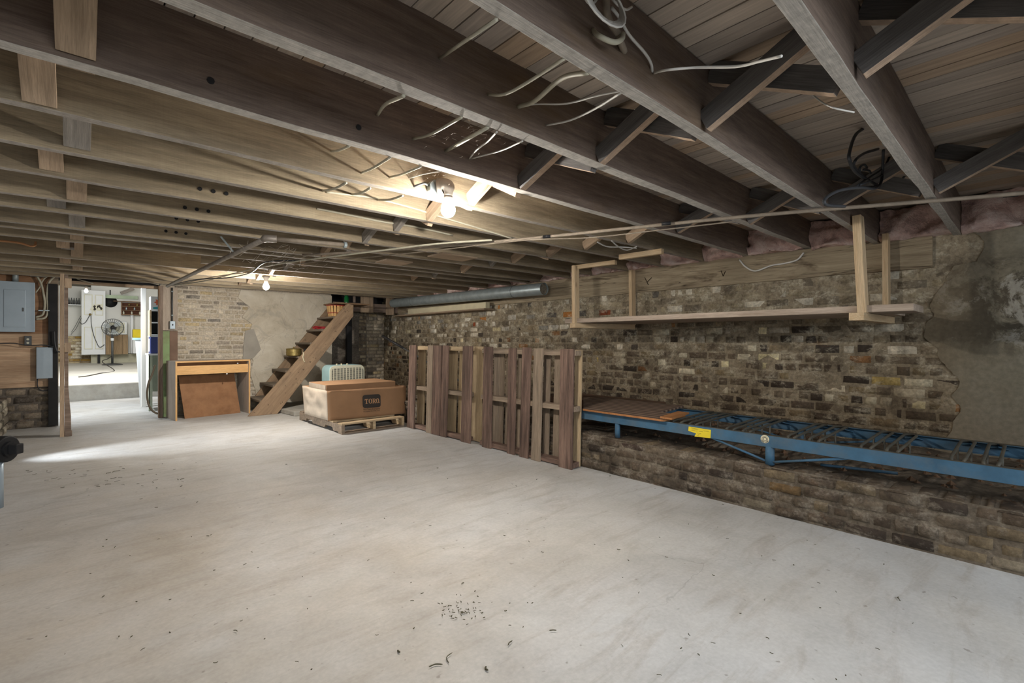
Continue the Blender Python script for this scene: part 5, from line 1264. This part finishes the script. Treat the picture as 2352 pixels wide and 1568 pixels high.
T(MB().box(-.32, -.107, 9.98, 10.02, 1.16, 1.90).build('white_sheet', M_whitebright), 'narrow white sheet just inside the doorway, behind the stud post', 'board')
# things along the inner side of the doorway
t = root('white_column', (.88, 10.9, 0), 'tall white post beside the shelves just inside the back room', 'post')
MB().box(.855, .925, 10.9, 11.0, 0.0, 2.3).build('post_body', M_whitebright, t, bevel=.004)
t = root('shelf_unit', (1.2, 10.6, .98), 'pale wooden shelf unit with dark compartments beyond the door post', 'shelves')
MB().box(.945, .97, 10.55, 10.85, .99, 1.75).build('side_panel', M_pine, t); MB().box(.97, 1.6, 10.83, 10.85, .99, 1.75).build('back_panel', M_near_black, t)
for z in (.99, 1.30, 1.52, 1.735): MB().box(.97, 1.6, 10.55, 10.83, z, z + .018).build('shelf_board', M_white, t)
t = root('fruit_carton', (1.15, 10.6, 1.755), 'white carton with orange print and teal band on top of the shelf unit', 'carton')
MB().box(.955, 1.5, 10.52, 10.8, 1.757, 1.99).build('box_body', M_white, t, bevel=.004)
mm = MB(); lc = Vector((1.075, 10.517, 1.885))
lf = [(0, .085), (.022, .045), (.05, .055), (.04, .02), (.075, .005), (.04, -.02), (.045, -.05), (.012, -.04), (0, -.08), (-.012, -.04), (-.045, -.05), (-.04, -.02), (-.075, .005), (-.04, .02), (-.05, .055), (-.022, .045)]
mm.add([lc] + [lc + Vector((a, 0, b)) for a, b in lf], [(0, i + 1, (i + 1) % 16 + 1) for i in range(16)]); mm.build('leaf_print', M_orange, t)
MB().add([(.99, 10.517, 1.765), (1.4, 10.517, 1.785), (1.4, 10.517, 1.82), (.99, 10.517, 1.80)], [(0, 1, 2, 3)]).build('teal_band', M_tealprint, t)
t = root('workbench', (1.2, 10.4, 0), 'pale green painted bench carrying the blue box beyond the door post', 'bench')
MB().box(.895, 1.6, 10.2, 10.7, .955, .985).build('bench_top', M_white, t); M_pg = plain('pale_green_paint', '#aab3a0', .7, .1)
for x in (.90, 1.08): MB().box(x, x + .05, 10.2, 10.25, 0, .955).build('bench_leg', M_pg, t)
MB().box(.905, .915, 10.2, 10.7, 0.12, .955).build('side_panel', M_whitebright, t); MB().box(.95, 1.6, 10.6, 10.62, .3, .95).build('back_panel', M_pg, t)
t = root('blue_box', (1.1, 10.3, .986), 'navy blue box with white label on the green bench', 'box')
MB().box(.925, 1.35, 10.22, 10.53, .987, 1.27).build('box_body', M_navy, t, bevel=.008); MB().box(.915, 1.36, 10.21, 10.54, 1.27, 1.29).build('lid', M_white, t, bevel=.004)
MB().box(.918, .925, 10.25, 10.50, 1.02, 1.24).build('white_label', M_white, t)
t = root('white_board', (.83, 12.0, 0), 'tall white sheet leaning against the white post near the step', 'board')
MB().prism([(.865, .0), (.93, .0), (.93, 1.22), (.79, 1.22)], 'y', 11.2, 11.24).build('sheet', M_white, t); MB().box(.75, .93, 11.18, 11.26, 1.22, 1.26).build('top_cap', M_teal, t, bevel=.004)

# ------------------------------------------------------------------ small litter on the floor
M_leaf = plain('dry_leaf_litter', '#4f4a38', .9, .3)
def bit(px, py, L_, a, cur, r_, lab=None, nm='dry_twig'):
    p = at(px, py, z=.006); d = Vector((math.cos(a), math.sin(a), 0)); n_ = Vector((-d.y, d.x, 0))
    m = MB(); m.tube(crv([p - d * L_ / 2, p + n_ * cur, p + d * L_ / 2], 4), [r_ * .5] + [r_] * 7 + [r_ * .4], 5)
    if lab: T(m.build(nm, M_leaf), lab, 'twig')
    return m
bit(1035, 1510, .060, .75, .016, .0018, 'long curved dry stalk on the floor nearest the camera, upright curve')
bit(1001, 1528, .05, -.45, .008, .0022, 'dark dry stalk lying flat beside the curved one')
bit(1119, 1534, .022, 1.2, .007, .0035, 'small dark curled leaf scrap on the near floor')
bit(1172, 1476, .034, .3, .004, .0022, 'short dark stalk on the near floor')
bit(1270, 1447, .030, -.7, .002, .002, 'short flat stalk on the near floor below the crack')
bit(916, 1495, .018, 1.6, .001, .0035, 'small dark seed on the near floor')
m = MB(); rng = random.Random(12)
def crumb(px, py, s_):
    q = bit(px, py, s_, rng.uniform(0, 3.1), rng.uniform(-.3, .3) * s_, rng.uniform(.0010, .0022)); m.add(q.v, q.f)
for k in range(46): crumb(1055 + rng.gauss(0, 26), 1398 + rng.gauss(0, 11), rng.uniform(.006, .018))
for k in range(16): crumb(1110 + rng.gauss(0, 70), 1400 + rng.gauss(0, 40), rng.uniform(.005, .012))
for k in range(120):
    crumb(rng.uniform(20, 2100), 1060 + 500 * rng.random() ** 1.2, rng.uniform(.004, .022))
for k in range(40): crumb(rng.uniform(60, 420), rng.uniform(1075, 1120), rng.uniform(.02, .05))
T(m.build('floor_litter', M_leaf), 'tiny dark crumbs and leaf bits scattered over the concrete floor', 'litter', kind='stuff')
# dust and rubble on the bench under the rack
m = MB(); rng = random.Random(9)
for k in range(260):
    x, y = rng.uniform(3.75, 5.05), rng.uniform(-.6, 3.0); s_ = rng.uniform(.008, .035); z = .332
    P = [Vector((x + s_ * rng.uniform(.6, 1) * a, y + s_ * rng.uniform(.6, 1) * b, z + s_ * .8 * c_)) for a, b, c_ in ((-1, 0, 0), (0, -1, 0), (1, 0, 0), (0, 1, 0), (0, 0, 1))]
    m.add(P, [(0, 1, 4), (1, 2, 4), (2, 3, 4), (3, 0, 4), (3, 2, 1, 0)])
T(m.build('brick_rubble', plain('rubble_brick', '#6d5643', .95, .4, 12), smooth=False), 'brick crumbs and dirt lying on the bench under the blue rack', 'rubble', kind='stuff')

# cobwebs: fine loose threads
M_web = plain('cobweb_thread', '#b9b2a6', .9, .1)
def webs(label, cx, cy, sx, sy, y0, y1, n, seed, r_=.0006):
    m = MB(); rng = random.Random(seed)
    for k in range(n):
        px, py = cx + rng.gauss(0, sx), cy + rng.gauss(0, sy); a = rng.gauss(.35, .45); L_ = rng.uniform(.06, .35) * sx
        yy = rng.uniform(y0, y1)
        P = [at(px, py, y=yy), at(px + L_ * math.cos(a) * .5, py - L_ * math.sin(a) * .5 + rng.uniform(-2, 3), y=yy + rng.uniform(-.05, .05)), at(px + L_ * math.cos(a), py - L_ * math.sin(a), y=yy + rng.uniform(-.1, .1))]
        m.tube(crv(P, 3), r_, 3)
    T(m.build('cobweb', M_web), label, 'cobweb', kind='stuff')
webs('dusty cobwebs strung among the cables by the third joist', 1080, 300, 55, 22, 1.55, 1.9, 60, 1, .0005)
webs('dense dusty cobwebs around the pipes near the far bulb', 640, 590, 62, 22, 4.4, 5.6, 150, 2, .0014)
webs('cobwebs hanging over the nearer lamp holder', 985, 408, 40, 8, 2.25, 2.42, 26, 3, .0006)
